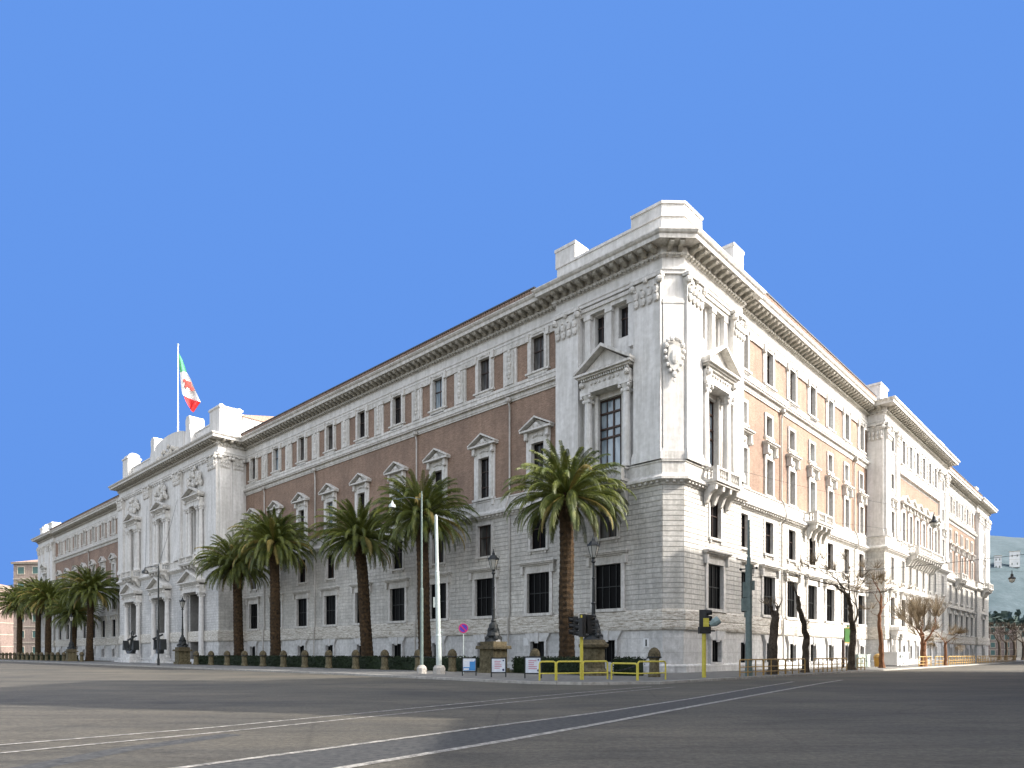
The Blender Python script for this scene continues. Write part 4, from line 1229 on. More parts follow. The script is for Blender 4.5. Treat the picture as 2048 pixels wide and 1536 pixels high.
# slim lamp pole with arm
root = empty('street_lamp', LW(12.1, 14, .1), 0, 'slim tall lamp pole with a long thin arm holding a small pale bell lamp', 'street lamp', 'street lamps on plain poles')
b = MB(); b.lathe([(.12, .4), (.11, 6), (.075, 6.1), (.06, 12.7)], 0, 0, 8); b.build('shaft', M['green_steel'], root)
b = MB(); b.lathe([(.34, 0), (.36, .4), (.2, .62)], 0, 0, 9); b.build('footing', M['concrete'], root)
b = MB(); e = DL * 3.45
b.tube([(0, 0, 12.3), tuple(e * .4 + Vector((0, 0, 12.7))), tuple(e + Vector((0, 0, 12.85)))], .022, 5); b.tube([(0, 0, 12.9), (0, 0, 12.3)], .04, 5); b.build('arm', M['green_steel'], root)
bell_lamp(root, tuple(e + Vector((0, 0, 12.5))), .8, 'galv')
# dark lamp with short arm left
root = empty('street_lamp', LW(63.0, 14, 0), 0, 'dark street lamp with a short arm pointing left in front of the entrance doors', 'street lamp', 'street lamps on plain poles')
b = MB(); b.lathe([(.16, 0), (.15, .9), (.11, 1.0), (.08, 12.3)], 0, 0, 8); b.build('shaft', M['iron'], root)
e = DL * 4.6
b = MB(); b.tube([(0, 0, 12.1), tuple(e * .5 + Vector((0, 0, 12.45))), tuple(e + Vector((0, 0, 12.5)))], .05, 5); b.build('arm', M['iron'], root)
bell_lamp(root, tuple(e + Vector((0, 0, 12.1))), 1.2, 'iron')
for k, (q, lab) in enumerate([((LW(63, 14, 12.3), LW(84.5, 3.9, 25.5)), 'thin wire rising from the dark street lamp to the entrance pavilion'),
                              ((LW(67.6, 14, 12.5), LW(97.8, 3.9, 26.5)), 'second thin wire rising from the lamp arm to the entrance pavilion')]):
    catenary(q[0], q[1], .3, .022, 'overhead_wire', 'iron', 12, lab, 'wire', 'overhead wires')
# thick grey tram pole on the right
root = empty('traction_pole', RW(-3.3, 7, .1), 0, 'thick grey green tapered mast with wiring boxes in front of the right facade', 'pole')
b = MB(); b.lathe([(.24, 0), (.24, .5), (.21, .6), (.19, 5.0), (.20, 5.05), (.14, 5.15), (.12, 7.4), (.13, 7.44), (.085, 7.5), (.07, 9.8)], 0, 0, 12); b.build('shaft', M['green_steel'], root)
b = MB(); b.box(-.42, -.12, -.16, .16, 4.1, 4.9); b.tube([(0, 0, 3.9), (0, 0, 7)], .215, 8); b.box(-.34, -.14, -.12, .12, 4.95, 5.9); b.box(.1, .34, -.12, .12, 5.4, 6.0); b.box(-.24, -.16, -.1, .1, 3.7, 4.2)
for z in (4.3, 5.0, 5.8, 6.9): b.lathe([(.24, z), (.24, z + .08)], 0, 0, 10)
b.build('wiring_box', M['green_steel'], root)
b = MB(); b.tube([(-.5, 0, 6.7), (.5, 0, 6.8)], .035, 5); b.tube([(-.3, 0, 6.3), (.3, 0, 6.35)], .03, 5); b.ball((-.5, 0, 6.7), .09); b.ball((.5, 0, 6.8), .09)
b.build('cross_bar', M['iron'], root)
TP = RW(-3.3, 7, 0)
wires = [((TP + Vector((0, 0, 6.85))), RW(47.1, 9, 9.6), .5, 'long overhead wire crossing the right facade from the grey green mast'),
         (RW(11, 0, 13.8), RW(40, 12, 13.7), .2, 'overhead wire over the right facade holding the nearer hanging lamp'),
         (RW(11, 0.2, 17.0), RW(36.5, 9.0, 16.3), .3, 'higher overhead wire meeting the nearer hanging lamp'),
         (RW(86, 1.0, 15.3), RW(95, 14.0, 15.1), .3, 'far overhead wire holding the farther hanging lamp'),
         (TP + Vector((0, 0, 6.3)), RW(-3.3, 30, 7.0), .4, 'overhead wire leading from the grey green mast towards the road')]
for p, q, sg, lab in wires: catenary(p, q, sg, .013, 'overhead_wire', 'iron', 16, lab, 'wire', 'overhead wires')
def hang_lamp(loc, s, lab):
    root = empty('hanging_lamp', loc, 0, lab, 'street lamp', 'lamps hanging over the side street')
    b = MB(); b.lathe([(.04, 1.0), (.05, .6), (.16, .5), (.18, .2), (.42, .0), (.44, -.12), (.40, -.14)], 0, 0, 12); b.build('shade', M['iron'], root)
    b = MB(); b.lathe([(.36, -.14), (.34, -.4), (.2, -.6), (.05, -.66)], 0, 0, 10); b.build('globe', M['lampglass'], root)
    root.scale = (s,) * 3
hang_lamp(RW(36.5, 9, 15.2), 1.0, 'dark bell lamp with a pale globe hanging on a wire before the tower pavilion')
hang_lamp(RW(90.5, 9, 13.8), 1.2, 'small hanging lamp on a wire against the hazy hill')

# ------------------------------------------------------------------ traffic lights
def signal_mb(parent, x, y, z, yaw, n=3, red=None):
    b = MB()
    def T(q): 
        c, s = math.cos(yaw), math.sin(yaw); return (x + q[0] * c - q[1] * s, y + q[0] * s + q[1] * c, z + q[2])
    t = MB(); t.box(-.17, .17, -.12, .14, 0, .34 * n + .04); b.merge(t, T)
    for k in range(n):
        t = MB(); t.tube([(0, -.1, .19 + .34 * k), (0, -.36, .21 + .34 * k)], .145, 10, False); t.box(-.15, .15, -.36, -.1, .32 + .34 * k, .345 + .34 * k); b.merge(t, T)
    o = b.build('signal_head', M['black'], parent)
    return o, T
M['redlens'] = flat('red_signal_lens', (.42, .06, .03)); M['greenlens'] = flat('dark_green_signal_body', (.05, .09, .06)); M['greylens'] = flat('grey_metal_hood', (.25, .32, .31))
W1 = LW(-2.07, 14, .1)
root = empty('traffic_light', W1, 0, 'traffic light with several black heads on a yellow post among the yellow railings', 'traffic light', 'traffic lights on yellow posts')
b = MB(); b.tube([(0, 0, 0), (0, 0, 2.5)], .1, 10); b.tube([(0, 0, 2.5), (0, 0, 3.6)], .05, 8); b.build('post', M['yellow'], root)
o, T = signal_mb(root, .0, -.32, 2.35, -2.3)
d = MB(); d.tube([(0, -.14, .87), (0, -.15, .87)], .11, 10); dd = MB(); dd.merge(d, T); dd.build('red_lens', M['redlens'], o)
signal_mb(root, -.34, .1, 2.45, -1.5); signal_mb(root, .42, .18, 2.55, 1.9)
o, T = signal_mb(root, .1, .36, 2.6, 3.1)
W2 = RW(-7.6, 6.2, .1)
root = empty('traffic_light', W2, 0, 'traffic light on a plain yellow post right of the chamfered corner, its head turned away', 'traffic light', 'traffic lights on yellow posts')
b = MB(); b.tube([(0, 0, 0), (0, 0, 2.62)], .12, 10); b.build('post', M['yellow'], root)
b = MB(); b.box(-.3, .36, -.2, .2, 2.6, 3.0); b.box(.3, .62, -.1, .05, 2.72, 2.8); b.build('control_box', M['black'], root)
b = MB(); b.box(-.1, .22, -.26, -.2, 3.0, 3.5); b.build('yellow_plate', M['yellow'], root)
signal_mb(root, .12, .1, 2.95, .9); signal_mb(root, -.04, .2, 2.95, 2.8)
b = MB(); t = MB(); t.tube([(0, 0, 0), (.25, -.05, .15), (.5, -.1, .32)], [.12, .26, .24], 9); b.merge(t, lambda q: (q[0] + .3, q[1] - .2, q[2] + 3.1)); b.build('loudhailer', M['greylens'], root)

# ------------------------------------------------------------------ no parking sign
root = empty('no_parking_sign', LW(9.6, 12.3, .1), 0, 'round no parking sign, dark blue with a red rim, on a thin grey post', 'road sign')
b = MB(); b.tube([(0, 0, 0), (0, 0, 3.3)], .03, 7); b.build('post', M['galv'], root)
M['signblue'] = flat('sign_blue', (.06, .03, .30)); M['signred'] = flat('sign_red', (.40, .02, .10))
b = MB(); b.tube([(0, -.04, 3.2), (0, -.055, 3.2)], .34, 24); p_ = b.build('sign_disc', M['signblue'], root)
b = MB()
n = 28
vs = []
for k in range(n):
    a = 2 * math.pi * k / n
    for r_ in (.335, .265): vs.append((r_ * math.cos(a), -.062, 3.2 + r_ * math.sin(a)))
b.add(vs, [(2 * k, 2 * k + 1, (2 * k + 3) % (2 * n), (2 * k + 2) % (2 * n)) for k in range(n)])
b.prism([(-.24, 3.0 - .02 + .4), (-.18, 3.46), (.24, 3.02 - .02), (.18, 2.94)], -.064, -.058)
b.build('red_ring', M['signred'], p_)

# ------------------------------------------------------------------ poster boards
def letters(parent, text, size, x, z, y, mat, name='lettering'):
    cu = bpy.data.curves.new(name, 'FONT'); cu.body = text; cu.size = size; cu.align_x = 'CENTER'; cu.extrude = 0.001
    t = bpy.data.objects.new(name, cu); col.objects.link(t)
    dg = bpy.context.evaluated_depsgraph_get(); me = bpy.data.meshes.new_from_object(t.evaluated_get(dg))
    bpy.data.objects.remove(t)
    o = bpy.data.objects.new(name, me); me.materials.clear(); me.materials.append(M[mat]); col.objects.link(o)
    o.parent = parent; o.location = (x, y, z); o.rotation_euler = (R(90), 0, 0)
M['posterblue'] = flat('poster_blue', (.05, .22, .50)); M['posterwhite'] = flat('poster_white', (.62, .66, .72)); M['posterred'] = flat('poster_red', (.50, .22, .28)); M['posternavy'] = flat('poster_navy', (.02, .03, .12))
def board(name, u, o_, yaw, lab, kind, h=1.15, w_=.86):
    root = empty(name, LW(u, o_, .1), yaw, lab, 'poster board', 'poster boards on the pavement')
    b = MB()
    for x in (-w_ / 2, w_ / 2): b.box(x - .035, x + .035, -.035, .035, 0, h + .04)
    b.box(-w_ / 2, w_ / 2, -.035, .035, h - .03, h + .04); b.box(-w_ / 2, w_ / 2, -.035, .035, .26, .33); b.build('frame', M['iron'], root)
    b = MB(); b.box(-w_ / 2 + .035, w_ / 2 - .035, -.02, .02, .33, h - .03)
    p = b.build('panel', M['posterwhite'], root)
    hh = h - .36; z0 = .33
    if kind == 0:
        b = MB(); b.box(-w_ / 2 + .05, w_ / 2 - .05, -.026, -.02, z0 + .02, z0 + hh * .3); b.box(.02, w_ / 2 - .05, -.027, -.021, z0 + hh * .3, z0 + hh * .75); b.prism([(.0, z0 + .1), (w_ / 2 - .05, z0 + .1), (w_ / 2 - .05, z0 + hh * .9)], -.029, -.022); b.build('blue_print', M['posterblue'], p)
        b = MB(); b.box(-w_ / 2 + .08, -.02, -.032, -.027, z0 + .06, z0 + .16); b.box(-w_ / 2 + .08, .1, -.03, -.024, z0 + hh * .8, z0 + hh * .88); b.build('white_print', M['white'], p)
    else:
        b = MB()
        rnd = random.Random(kind)
        for k in range(5):
            zz = z0 + hh * (.25 + .13 * k); b.box(-w_ * .28, w_ * (.05 + .2 * rnd.random()), -.026, -.02, zz, zz + hh * .06)
        b.build('red_print', M['posterred'], p)
        b = MB(); b.tube([(w_ * .33, -.03, z0 + hh * .16), (w_ * .33, -.02, z0 + hh * .16)], .07, 10); b.tube([(w_ * .33, -.03, z0 + hh * .86), (w_ * .33, -.02, z0 + hh * .86)], .05, 10); b.build('round_emblem', M['posternavy'], p)
board('poster_board', 6.1, 15.0, .1, 'small poster board with a blue and white print, leftmost of the three boards', 0)
board('poster_board', 2.9, 15.6, .05, 'small poster board with a pale pink printed sheet, middle of the three boards', 1)
board('poster_board', .15, 15.6, -.05, 'small poster board with a white sheet next to the yellow railings', 2, 1.22, .92)

# ------------------------------------------------------------------ yellow railings
def railing(name, a, c, lab, mat='yellow', h=1.0, posts=2, mid=.38, r=.048, group='yellow tube railings at the corner'):
    a, c = Vector(a), Vector(c); L = (c - a).length
    root = empty(name, a, math.atan2(c.y - a.y, c.x - a.x), lab, 'railing', group)
    b = MB(); k = .12
    b.tube([(0, 0, 0), (0, 0, h - k), (k * .3, 0, h - k * .3), (k, 0, h), (L - k, 0, h), (L - k * .3, 0, h - k * .3), (L, 0, h - k), (L, 0, 0)], r, 7)
    b.build('hoop', M[mat], root)
    b = MB()
    for m_ in (mid if isinstance(mid, tuple) else (mid,)): b.tube([(0, 0, m_), (L, 0, m_)], r * .8, 6)
    b.build('rail', M[mat], root)
    for i in range(1, posts - 1):
        b = MB(); b.tube([(L * i / (posts - 1), 0, 0), (L * i / (posts - 1), 0, h)], r * .9, 6); b.build('post', M[mat], root)
def gp(x, Y): return Vector(((x - 1024) / 1349 * Y, Y, .1))
railing('railing', gp(1079, 35.2), gp(1111, 35.4), 'yellow hoop railing next to the right poster board')
railing('railing', gp(1113, 35.4), gp(1162, 36.0), 'yellow hoop railing ending at the traffic light post')
railing('railing', gp(1166, 36.0), gp(1215, 37.0), 'yellow hoop railing starting right of the traffic light post')
railing('railing', gp(1223, 36.6), gp(1274, 35.2), 'bent and slightly lower yellow railing left of the end bollard', h=.9)
railing('railing', gp(1276, 35.2), gp(1331, 36.6), 'yellow hoop railing in front of the end bollard')
# ochre rails in front of the right facade
rl = [(-5.0, -1.6, 4), (-1.5, 2.0, 4), (2.1, 5.6, 4), (7.4, 11.2, 5), (11.3, 14.8, 4), (17.5, 19.6, 3)]
rlab = ['ochre pavement rail left of the thick grey green mast', 'ochre pavement rail between the mast and the black stump tree', 'ochre pavement rail right of the black stump tree',
        'ochre pavement rail just right of the leaning tree', 'ochre pavement rail before the double branched tree', 'ochre pavement rail by the foot of the double branched tree']
for (a, c, n), lab in zip(rl, rlab): railing('pavement_rail', RW(a, 7.2, .1), RW(c, 7.2, .1), lab, 'rustyel', 1.05, n, (.28, .6), .045, 'ochre rails along the side street')
for a, c, lab in ((38.5, 44, 'ochre rail at the foot of the broom shaped tree'), (46, 52, 'ochre rail at the foot of the flat topped tree'), (53, 70, 'long far ochre rail towards the end of the side street'), (72, 110, 'farthest ochre rail at the end of the side street')):
    railing('pavement_rail', RW(a, 7.2, .1), RW(c, 7.2, .1), lab, 'rustyel', 1.1, max(4, int((c - a) / 1.3)), (.28, .6), .05, 'ochre rails along the side street')

# ------------------------------------------------------------------ bare trees of the side street
def limb(b, p, d, L, r, rnd, depth, spread, up, tw):
    pts = [p.copy()]; rad = [r]; n = 5
    for i in range(n):
        d = (d + Vector((rnd.gauss(0, .16), rnd.gauss(0, .16), rnd.gauss(0, .1) + up * .06))).normalized()
        p = p + d * L / n; pts.append(p.copy()); rad.append(r * (1 - .45 * (i + 1) / n))
    b.tube(pts, rad, 6 if r > .05 else 4, False)
    if depth == 0:
        tw.append((p, d)); return
    k = rnd.choice((2, 3))
    for i in range(k):
        a = Vector((rnd.gauss(0, 1), rnd.gauss(0, 1), rnd.gauss(0, .5)))
        nd = (d + a * spread + Vector((0, 0, up))).normalized()
        limb(b, p.copy(), nd, L * rnd.uniform(.6, .85), rad[-1] * .8, rnd, depth - 1, spread, up, tw)
def tree(name, loc, trunk_pts, r0, r1, limbs, lab, seed, depth=2, spread=.5, up=.3, ll=1.1, twigs=5, tl=.7, mat='planebark', twigr=.012, twup=.4, tmat='planebark'):
    rnd = random.Random(seed)
    root = empty(name, loc, 0, lab, 'tree', 'bare trees of the side street')
    b = MB(); n = len(trunk_pts); P = [Vector(p) for p in trunk_pts]
    fine = []; fr = []
    for i in range(n - 1):
        for k in range(4):
            s = k / 4; q = P[i].lerp(P[i + 1], s); t = (i + s) / (n - 1)
            fine.append(q + Vector((rnd.gauss(0, .03), rnd.gauss(0, .03), 0))); fr.append(r0 + (r1 - r0) * t + abs(rnd.gauss(0, .012)))
    fine.append(P[-1]); fr.append(r1); fr[0] *= 1.35
    b.tube(fine, fr, 9); b.ball(P[-1], r1 * 1.25, n=8, m=6); b.build('trunk', M[mat], root)
    c = MB(); tw = []
    for (p, d, L, r) in limbs: limb(c, Vector(p), Vector(d).normalized(), L, r, rnd, depth, spread, up, tw)
    cr = c.build('crown', M[mat], root)
    t = MB()
    for p, d in tw:
        for k in range(twigs):
            nd = (d + Vector((rnd.gauss(0, .5), rnd.gauss(0, .5), rnd.gauss(0, .3) + twup))).normalized()
            m_ = p + nd * tl * .5 + Vector((rnd.gauss(0, .05), rnd.gauss(0, .05), 0))
            t.tube([p, m_, m_ + (nd + Vector((rnd.gauss(0, .3), rnd.gauss(0, .3), .1))).normalized() * tl * .5], [twigr * 1.3, twigr, twigr * .5], 3, False)
    if t.v: t.build('twigs', M[tmat], cr)
    return root
tx = DR
def off3(a, z, s=0): v = DR * a + DL * s; return (v.x, v.y, z)
tree('plane_tree', RW(1.3, 6.6, .1), [(0, 0, 0), off3(.1, 1.5), off3(.35, 3.0), off3(.45, 4.1)], .33, .24,
     [(off3(.45, 4.0), off3(.5, .5), .6, .16), (off3(.4, 4.0), off3(-.6, .6), .5, .12), (off3(.2, 2.8), off3(1, .3), .4, .07), (off3(.4, 4.0), off3(0, 1, .4), .6, .1)],
     'pollarded black stump tree with knobbly top right of the mast', 3, 1, .5, .2, twigs=5, tl=.6, tmat='twig')
tree('plane_tree', RW(7.3, 6.6, .1), [(0, 0, 0), off3(.1, 1.2), off3(.25, 2.6), off3(-.25, 3.4), off3(-1.0, 4.5), off3(-1.4, 5.5)], .27, .13,
     [(off3(-1.4, 5.4), off3(-.2, 1), 1.0, .08), (off3(.0, 3.1), off3(.8, .4), .5, .05), (off3(-1.0, 4.6), off3(.8, .8), 1.2, .05)],
     'leaning black tree with a crooked trunk bending left and no crown', 8, 1, .5, .2, twigs=5, tl=.7, tmat='twig')
tree('plane_tree', RW(18.6, 6.4, .1), [(0, 0, 0), off3(.15, 1.6), off3(.6, 3.4), off3(-.1, 4.4), off3(-.2, 5.6), off3(-.9, 6.4)], .31, .14,
     [(off3(-.9, 6.3), off3(-1, .45), 3.2, .13), (off3(-.6, 6.2), off3(.3, 1), 1.6, .08), (off3(.5, 3.6), off3(.6, 1), 2.8, .11), (off3(-1, 6.4), off3(-.9, .9), 2.0, .08), (off3(-.2, 5.5), off3(.9, .8), 1.8, .07)],
     'bare tree with a dark twisting trunk whose thin branches reach left across the facade', 21, 2, .5, .15, twigs=12, tl=1.0, twigr=.014, twup=.2, tmat='twig')
tree('plane_tree', RW(29.3, 6.0, .1), [(0, 0, 0), off3(-.2, 1.8), off3(-.8, 4.0), off3(-.5, 5.6), off3(-.2, 7.0)], .24, .1,
     [(off3(-.2, 6.8), off3(.1, 1), 1.6, .08), (off3(-.5, 5.4), off3(.8, .5), 1.7, .07), (off3(-.7, 4.6), off3(1, .5), 1.6, .07), (off3(-.4, 6), off3(-.7, .7), 1.4, .06)],
     'slender brown bare tree just left of the tower pavilion', 31, 2, .5, .1, twigs=14, tl=1.0, mat='redbark', twigr=.014, twup=.1, tmat='twig')
tree('plane_tree', RW(41.4, 7.0, .1), [(0, 0, 0), off3(.05, 1.3), off3(0, 2.6)], .34, .26,
     [(off3(0, 2.5), off3(-.75, .8), 1.6, .17), (off3(0, 2.5), off3(.6, .9), 1.5, .16), (off3(0, 2.5), off3(-.1, 1, .4), 1.5, .14), (off3(0, 2.5), off3(.1, 1, -.5), 1.5, .14)],
     'broom shaped tree with a dense ball of fine upright brown twigs', 44, 2, .35, .3, twigs=34, tl=2.3, mat='redbark', twigr=.013, twup=.7, tmat='twig')
tree('plane_tree', RW(50.4, 7.4, .1), [(0, 0, 0), off3(.05, 1.5), off3(0, 2.7)], .17, .13,
     [(off3(0, 2.6), off3(-1, .5), 1.3, .07), (off3(0, 2.6), off3(1, .5), 1.3, .07), (off3(0, 2.6), off3(.4, .7, .8), 1.1, .06), (off3(0, 2.6), off3(-.4, .7, -.8), 1.1, .06)],
     'small flat topped tree with a wide thin brown crown', 52, 2, .5, -.12, twigs=30, tl=1.0, mat='redbark', twigr=.013, twup=-.05, tmat='twig')

# ------------------------------------------------------------------ things by the tower pavilion
M['signgreen'] = flat('sign_green', (.022, .095, .012)); M['paleboard'] = flat('pale_grey_green_sheet_metal', (.36, .42, .38)); M['orange'] = flat('ochre_orange_plastic', (.50, .27, .05))
root = empty('shop_sign', RW(30.2, 2.6, 0), ANG, 'bright green rectangular sign on two brown posts in front of the side facade', 'sign')
b = MB(); b.box(-1.1, 1.1, -.06, .06, 2.7, 4.15); b.prism([(-.4, 4.15), (.4, 4.15), (0, 4.5)], -.05, .05); b.build('panel', M['signgreen'], root)
b = MB(); b.box(-1.3, 1.3, -.1, -.07, 2.6, 2.7); b.box(-1.3, 1.3, -.1, -.07, 4.15, 4.22); b.build('frame', M['rustyel'], root)
for s in (-1, 1):
    b = MB(); b.box(s * 1.5 - .12, s * 1.5 + .12, -.1, .1, .1, 2.9); b.build('post', M['wood'], root)
root = empty('steel_cabinet', RW(27.9, 4.4, .12), ANG, 'wide low grey green sheet metal cabinet under the green sign', 'cabinet')
b = MB(); b.box(-1.9, 1.9, -.4, .4, .08, 1.3); b.build('body', M['paleboard'], root)
b = MB(); b.box(-1.95, 1.95, -.45, .45, 1.3, 1.36); b.build('lid', M['galv'], root)
for x in (-1.27, 0, 1.27):
    b = MB(); b.box(x - .55, x + .55, -.43, -.4, .16, 1.22); dd_ = b.build('door', M['paleboard'], root)
    b = MB(); b.box(x + .42, x + .48, -.46, -.43, .6, .76); b.build('handle', M['iron'], dd_)
root = empty('waste_bin', RW(31.2, 5.2, .12), ANG, 'ochre orange waste bin with a domed lid at the foot of the slender brown tree', 'bin')
b = MB(); b.lathe([(.36, .08), (.45, .9), (.47, 1.0)], 0, 0, 12); b.build('body', M['orange'], root)
b = MB(); b.lathe([(.49, 1.0), (.49, 1.08), (.38, 1.3), (.15, 1.42)], 0, 0, 12); b.build('lid', M['rustyel'], root)
b = MB(); b.box(-.2, .2, -.45, -.36, 1.08, 1.2); b.build('slot', M['black'], root)
root = empty('white_kiosk', RW(41.9, 4.2, .12), ANG, 'white box shaped cabinet with two small vents in front of the tower pavilion', 'cabinet')
b = MB(); b.hexa([(-2.5, -.7, .1), (2.3, -.7, .1), (2.3, .7, .1), (-2.5, .7, .1), (-2.6, -.7, 1.5), (2.2, -.7, 1.5), (2.2, .7, 1.5), (-2.6, .7, 1.5)]); b.build('body', M['white'], root)
b = MB(); b.box(-2.7, 2.3, -.78, .78, 1.5, 1.6); b.build('lid', M['white'], root)
for x in (-1.3, -.2):
    b = MB(); b.box(x - .2, x + .2, -.74, -.7, .95, 1.25)
    for k in range(3): b.box(x - .22, x + .22, -.77, -.74, 1.0 + k * .09, 1.03 + k * .09)
    b.build('vent', M['green_steel'], root)
b = MB(); b.box(-.4, .4, -.74, -.7, .2, .34); b.build('handle', M['iron'], root)
b = MB(); b.box(-2.5, 2.2, -.6, .6, 0, .1); b.build('base', M['iron'], root)

# ------------------------------------------------------------------ anchors beside the entrance
def anchor(loc, yaw, lab, lean):
    root = empty('anchor', loc, yaw, lab, 'anchor', 'big black anchors by the entrance')
    b = MB(); b.box(-2.0, 2.0, -1.1, 1.1, 0, .5); b.box(-1.6, 1.6, -.8, .8, .5, 1.0); b.box(-1.1, 1.1, -.6, .6, 1.0, 1.5); b.build('stone_base', M['plinth'], root)
    b = MB(); b.tube([(0, 0, 1.7), (.0 + lean, 0, 4.5)], [.34, .22], 8)
    b.tube([(-1.9, 0, 3.3), (-1.5, 0, 2.3), (-.8, 0, 1.75), (0, 0, 1.6), (.8, 0, 1.75), (1.5, 0, 2.3), (1.9, 0, 3.3)], [.12, .3, .36, .42, .36, .3, .12], 8)
    b.build('shank', M['iron'], root)
    for s in (-1, 1):
        b = MB(); b.prism([(s * 1.2, 2.3), (s * 2.1, 2.1), (s * 1.95, 3.7)][::s], -.45, .45); b.build('fluke', M['iron'], root)
    b = MB(); b.tube([(lean * .9 - .1, -.7, 3.7), (lean * .9, .7, 4.5)], [.16, .16], 7)
    n = 12
    for k in range(n):
        a = 2 * math.pi * k / n; a2 = 2 * math.pi * (k + 1) / n
        b.tube([(lean + .4 * math.cos(a), 0, 4.8 + .4 * math.sin(a)), (lean + .4 * math.cos(a2), 0, 4.8 + .4 * math.sin(a2))], .08, 5)
    b.build('stock', M['iron'], root)
anchor(LW(97.8, 6.4, .05), ANG - math.pi / 2 + .1, 'big black anchor on a stepped white stone base, left one of the two', .6)
anchor(LW(84.6, 6.4, .05), ANG - math.pi / 2 - .1, 'big black anchor on a stepped white stone base, right one of the two', -1.3)

# ------------------------------------------------------------------ flag
M['flaggreen'] = flat('flag_green', (.10, .42, .20)); M['flagwhite'] = flat('flag_white', (.78, .77, .74)); M['flagred'] = flat('flag_red', (.62, .03, .03)); M['emblem'] = flat('flag_emblem_red', (.50, .12, .10))
F0 = LW(89.4, 2.0, 37.0)
root = empty('flagpole', F0, 0, 'tall thin white flagpole on the roof of the entrance pavilion', 'flagpole')
b = MB(); b.tube([(0, 0, 0), (0, 0, 14.6)], [.13, .07], 8); b.build('pole', M['white'], root)
b = MB(); b.ball((0, 0, 14.75), .16); b.build('finial', M['galv'], root)
FL = empty('flag', F0, 0, 'green white and red tricolour flag with a red emblem, drooping from the roof flagpole', 'flag')
# rows of (dx_left, z_left, dx_right, z_right) down the fly
k = .0806
rowsF = [(0, 700, 1, 701), (0, 716, 7, 712), (2, 738, 16, 738), (3, 750, 24, 752), (5, 768, 32, 770), (8, 780, 40, 786), (12, 787, 46, 800), (17, 800, 39, 806), (25, 815, 28, 818)]
def frow(i, s):
    a = rowsF[i]; x = (a[0] + (a[2] - a[0]) * s) * k; z = (862 - (a[1] + (a[3] - a[1]) * s)) * k
    return (x + .1, .45 * math.sin(s * 7 + i * .8) * (i / 8), z + .3)
def fpart(i0, i1, nm, mt, par):
    b = MB(); n = 14; vs = [frow(i, s / n) for i in range(i0, i1 + 1) for s in range(n + 1)]
    b.add(vs, [(r * (n + 1) + c_, r * (n + 1) + c_ + 1, (r + 1) * (n + 1) + c_ + 1, (r + 1) * (n + 1) + c_) for r in range(i1 - i0) for c_ in range(n)])
    return b.build(nm, M[mt], par)
fpart(0, 2, 'green_stripe', 'flaggreen', FL); fw = fpart(2, 6, 'white_stripe', 'flagwhite', FL); fpart(6, 8, 'red_stripe', 'flagred', FL)
b = MB()
for (px, pz, r_) in ((14, 757, .32), (19, 762, .42), (24, 768, .4), (29, 774, .34), (17, 768, .3), (25, 762, .24)): b.ball((px * k + .1, -.32, (862 - pz) * k + .3), r_, 1, .12, 1, 8, 5)
b.build('emblem', M['emblem'], fw)

# ------------------------------------------------------------------ plain neighbouring houses
M['pinkwall'] = pbr('faded_pink_plaster', (.26, .205, .175), (.36, .29, .25), 2, .85, .2, streak=.2)
M['creamwall'] = pbr('cream_plaster', (.42, .37, .30), (.52, .47, .39), 2, .85, .2, streak=.2)
M['ochrewall'] = pbr('ochre_plaster', (.42, .30, .19), (.52, .39, .26), 2, .85, .2, streak=.2)
M['dullwall'] = pbr('dull_rose_plaster', (.20, .15, .13), (.30, .23, .20), 2, .85, .2, streak=.2)
M['shutter'] = flat('green_grey_shutter', (.07, .13, .12))
def house(name, loc, yaw, W, D, H, floors, bays, mat, lab, cat='house', side_bays=3, roofh=3.0, bandmat='creamwall', wd=1.5, group=None):
    root = empty(name, loc, yaw, lab, cat, group)
    b = MB(); b.box(0, W, 0, D, 0, H); b.build('wall', M[mat], root)
    b = MB()
    fh = H / floors
    for f in range(1, floors): b.box(-.12, W + .12, -.12, D + .12, f * fh - .12, f * fh + .12)
    b.box(-.5, W + .5, -.5, D + .5, H - .3, H + .15); b.build('cornice', M[bandmat], root)
    if roofh:
        b = MB(); b.add([(-.7, -.7, H + .15), (W + .7, -.7, H + .15), (W + .7, D + .7, H + .15), (-.7, D + .7, H + .15), (D * .45, D / 2, H + roofh), (W - D * .45, D / 2, H + roofh)],
                        [(0, 1, 5, 4), (1, 2, 5), (2, 3, 4, 5), (3, 0, 4), (0, 3, 2, 1)]); b.build('roof', M['tile'], root)
    first = None; used = False
    def win(x, y, z, rz):
        nonlocal first, used
        if first is None:
            g = MB(); g.box(-wd / 2 - .18, wd / 2 + .18, -.1, .05, -.2, 0); g.box(-wd / 2 - .18, -wd / 2, -.07, .05, 0, 2.1); g.box(wd / 2, wd / 2 + .18, -.07, .05, 0, 2.1); g.box(-wd / 2 - .18, wd / 2 + .18, -.12, .05, 2.1, 2.35)
            first = g.build('window', M[bandmat], root)
            g = MB(); g.box(-wd / 2, wd / 2, -.03, .02, 0, 2.1); pp = g.build('pane', M['shutter'], first)
        o = copy_tree(first, root) if used else first
        used = True
        o.location = (x, y, z); o.rotation_euler = (0, 0, rz)
    for f in range(floors):
        for i in range(bays): win(W * (i + .5) / bays, 0, f * fh + fh * .32, 0)
        for i in range(side_bays):
            win(0, D * (i + .5) / side_bays, f * fh + fh * .32, -math.pi / 2)
    return root
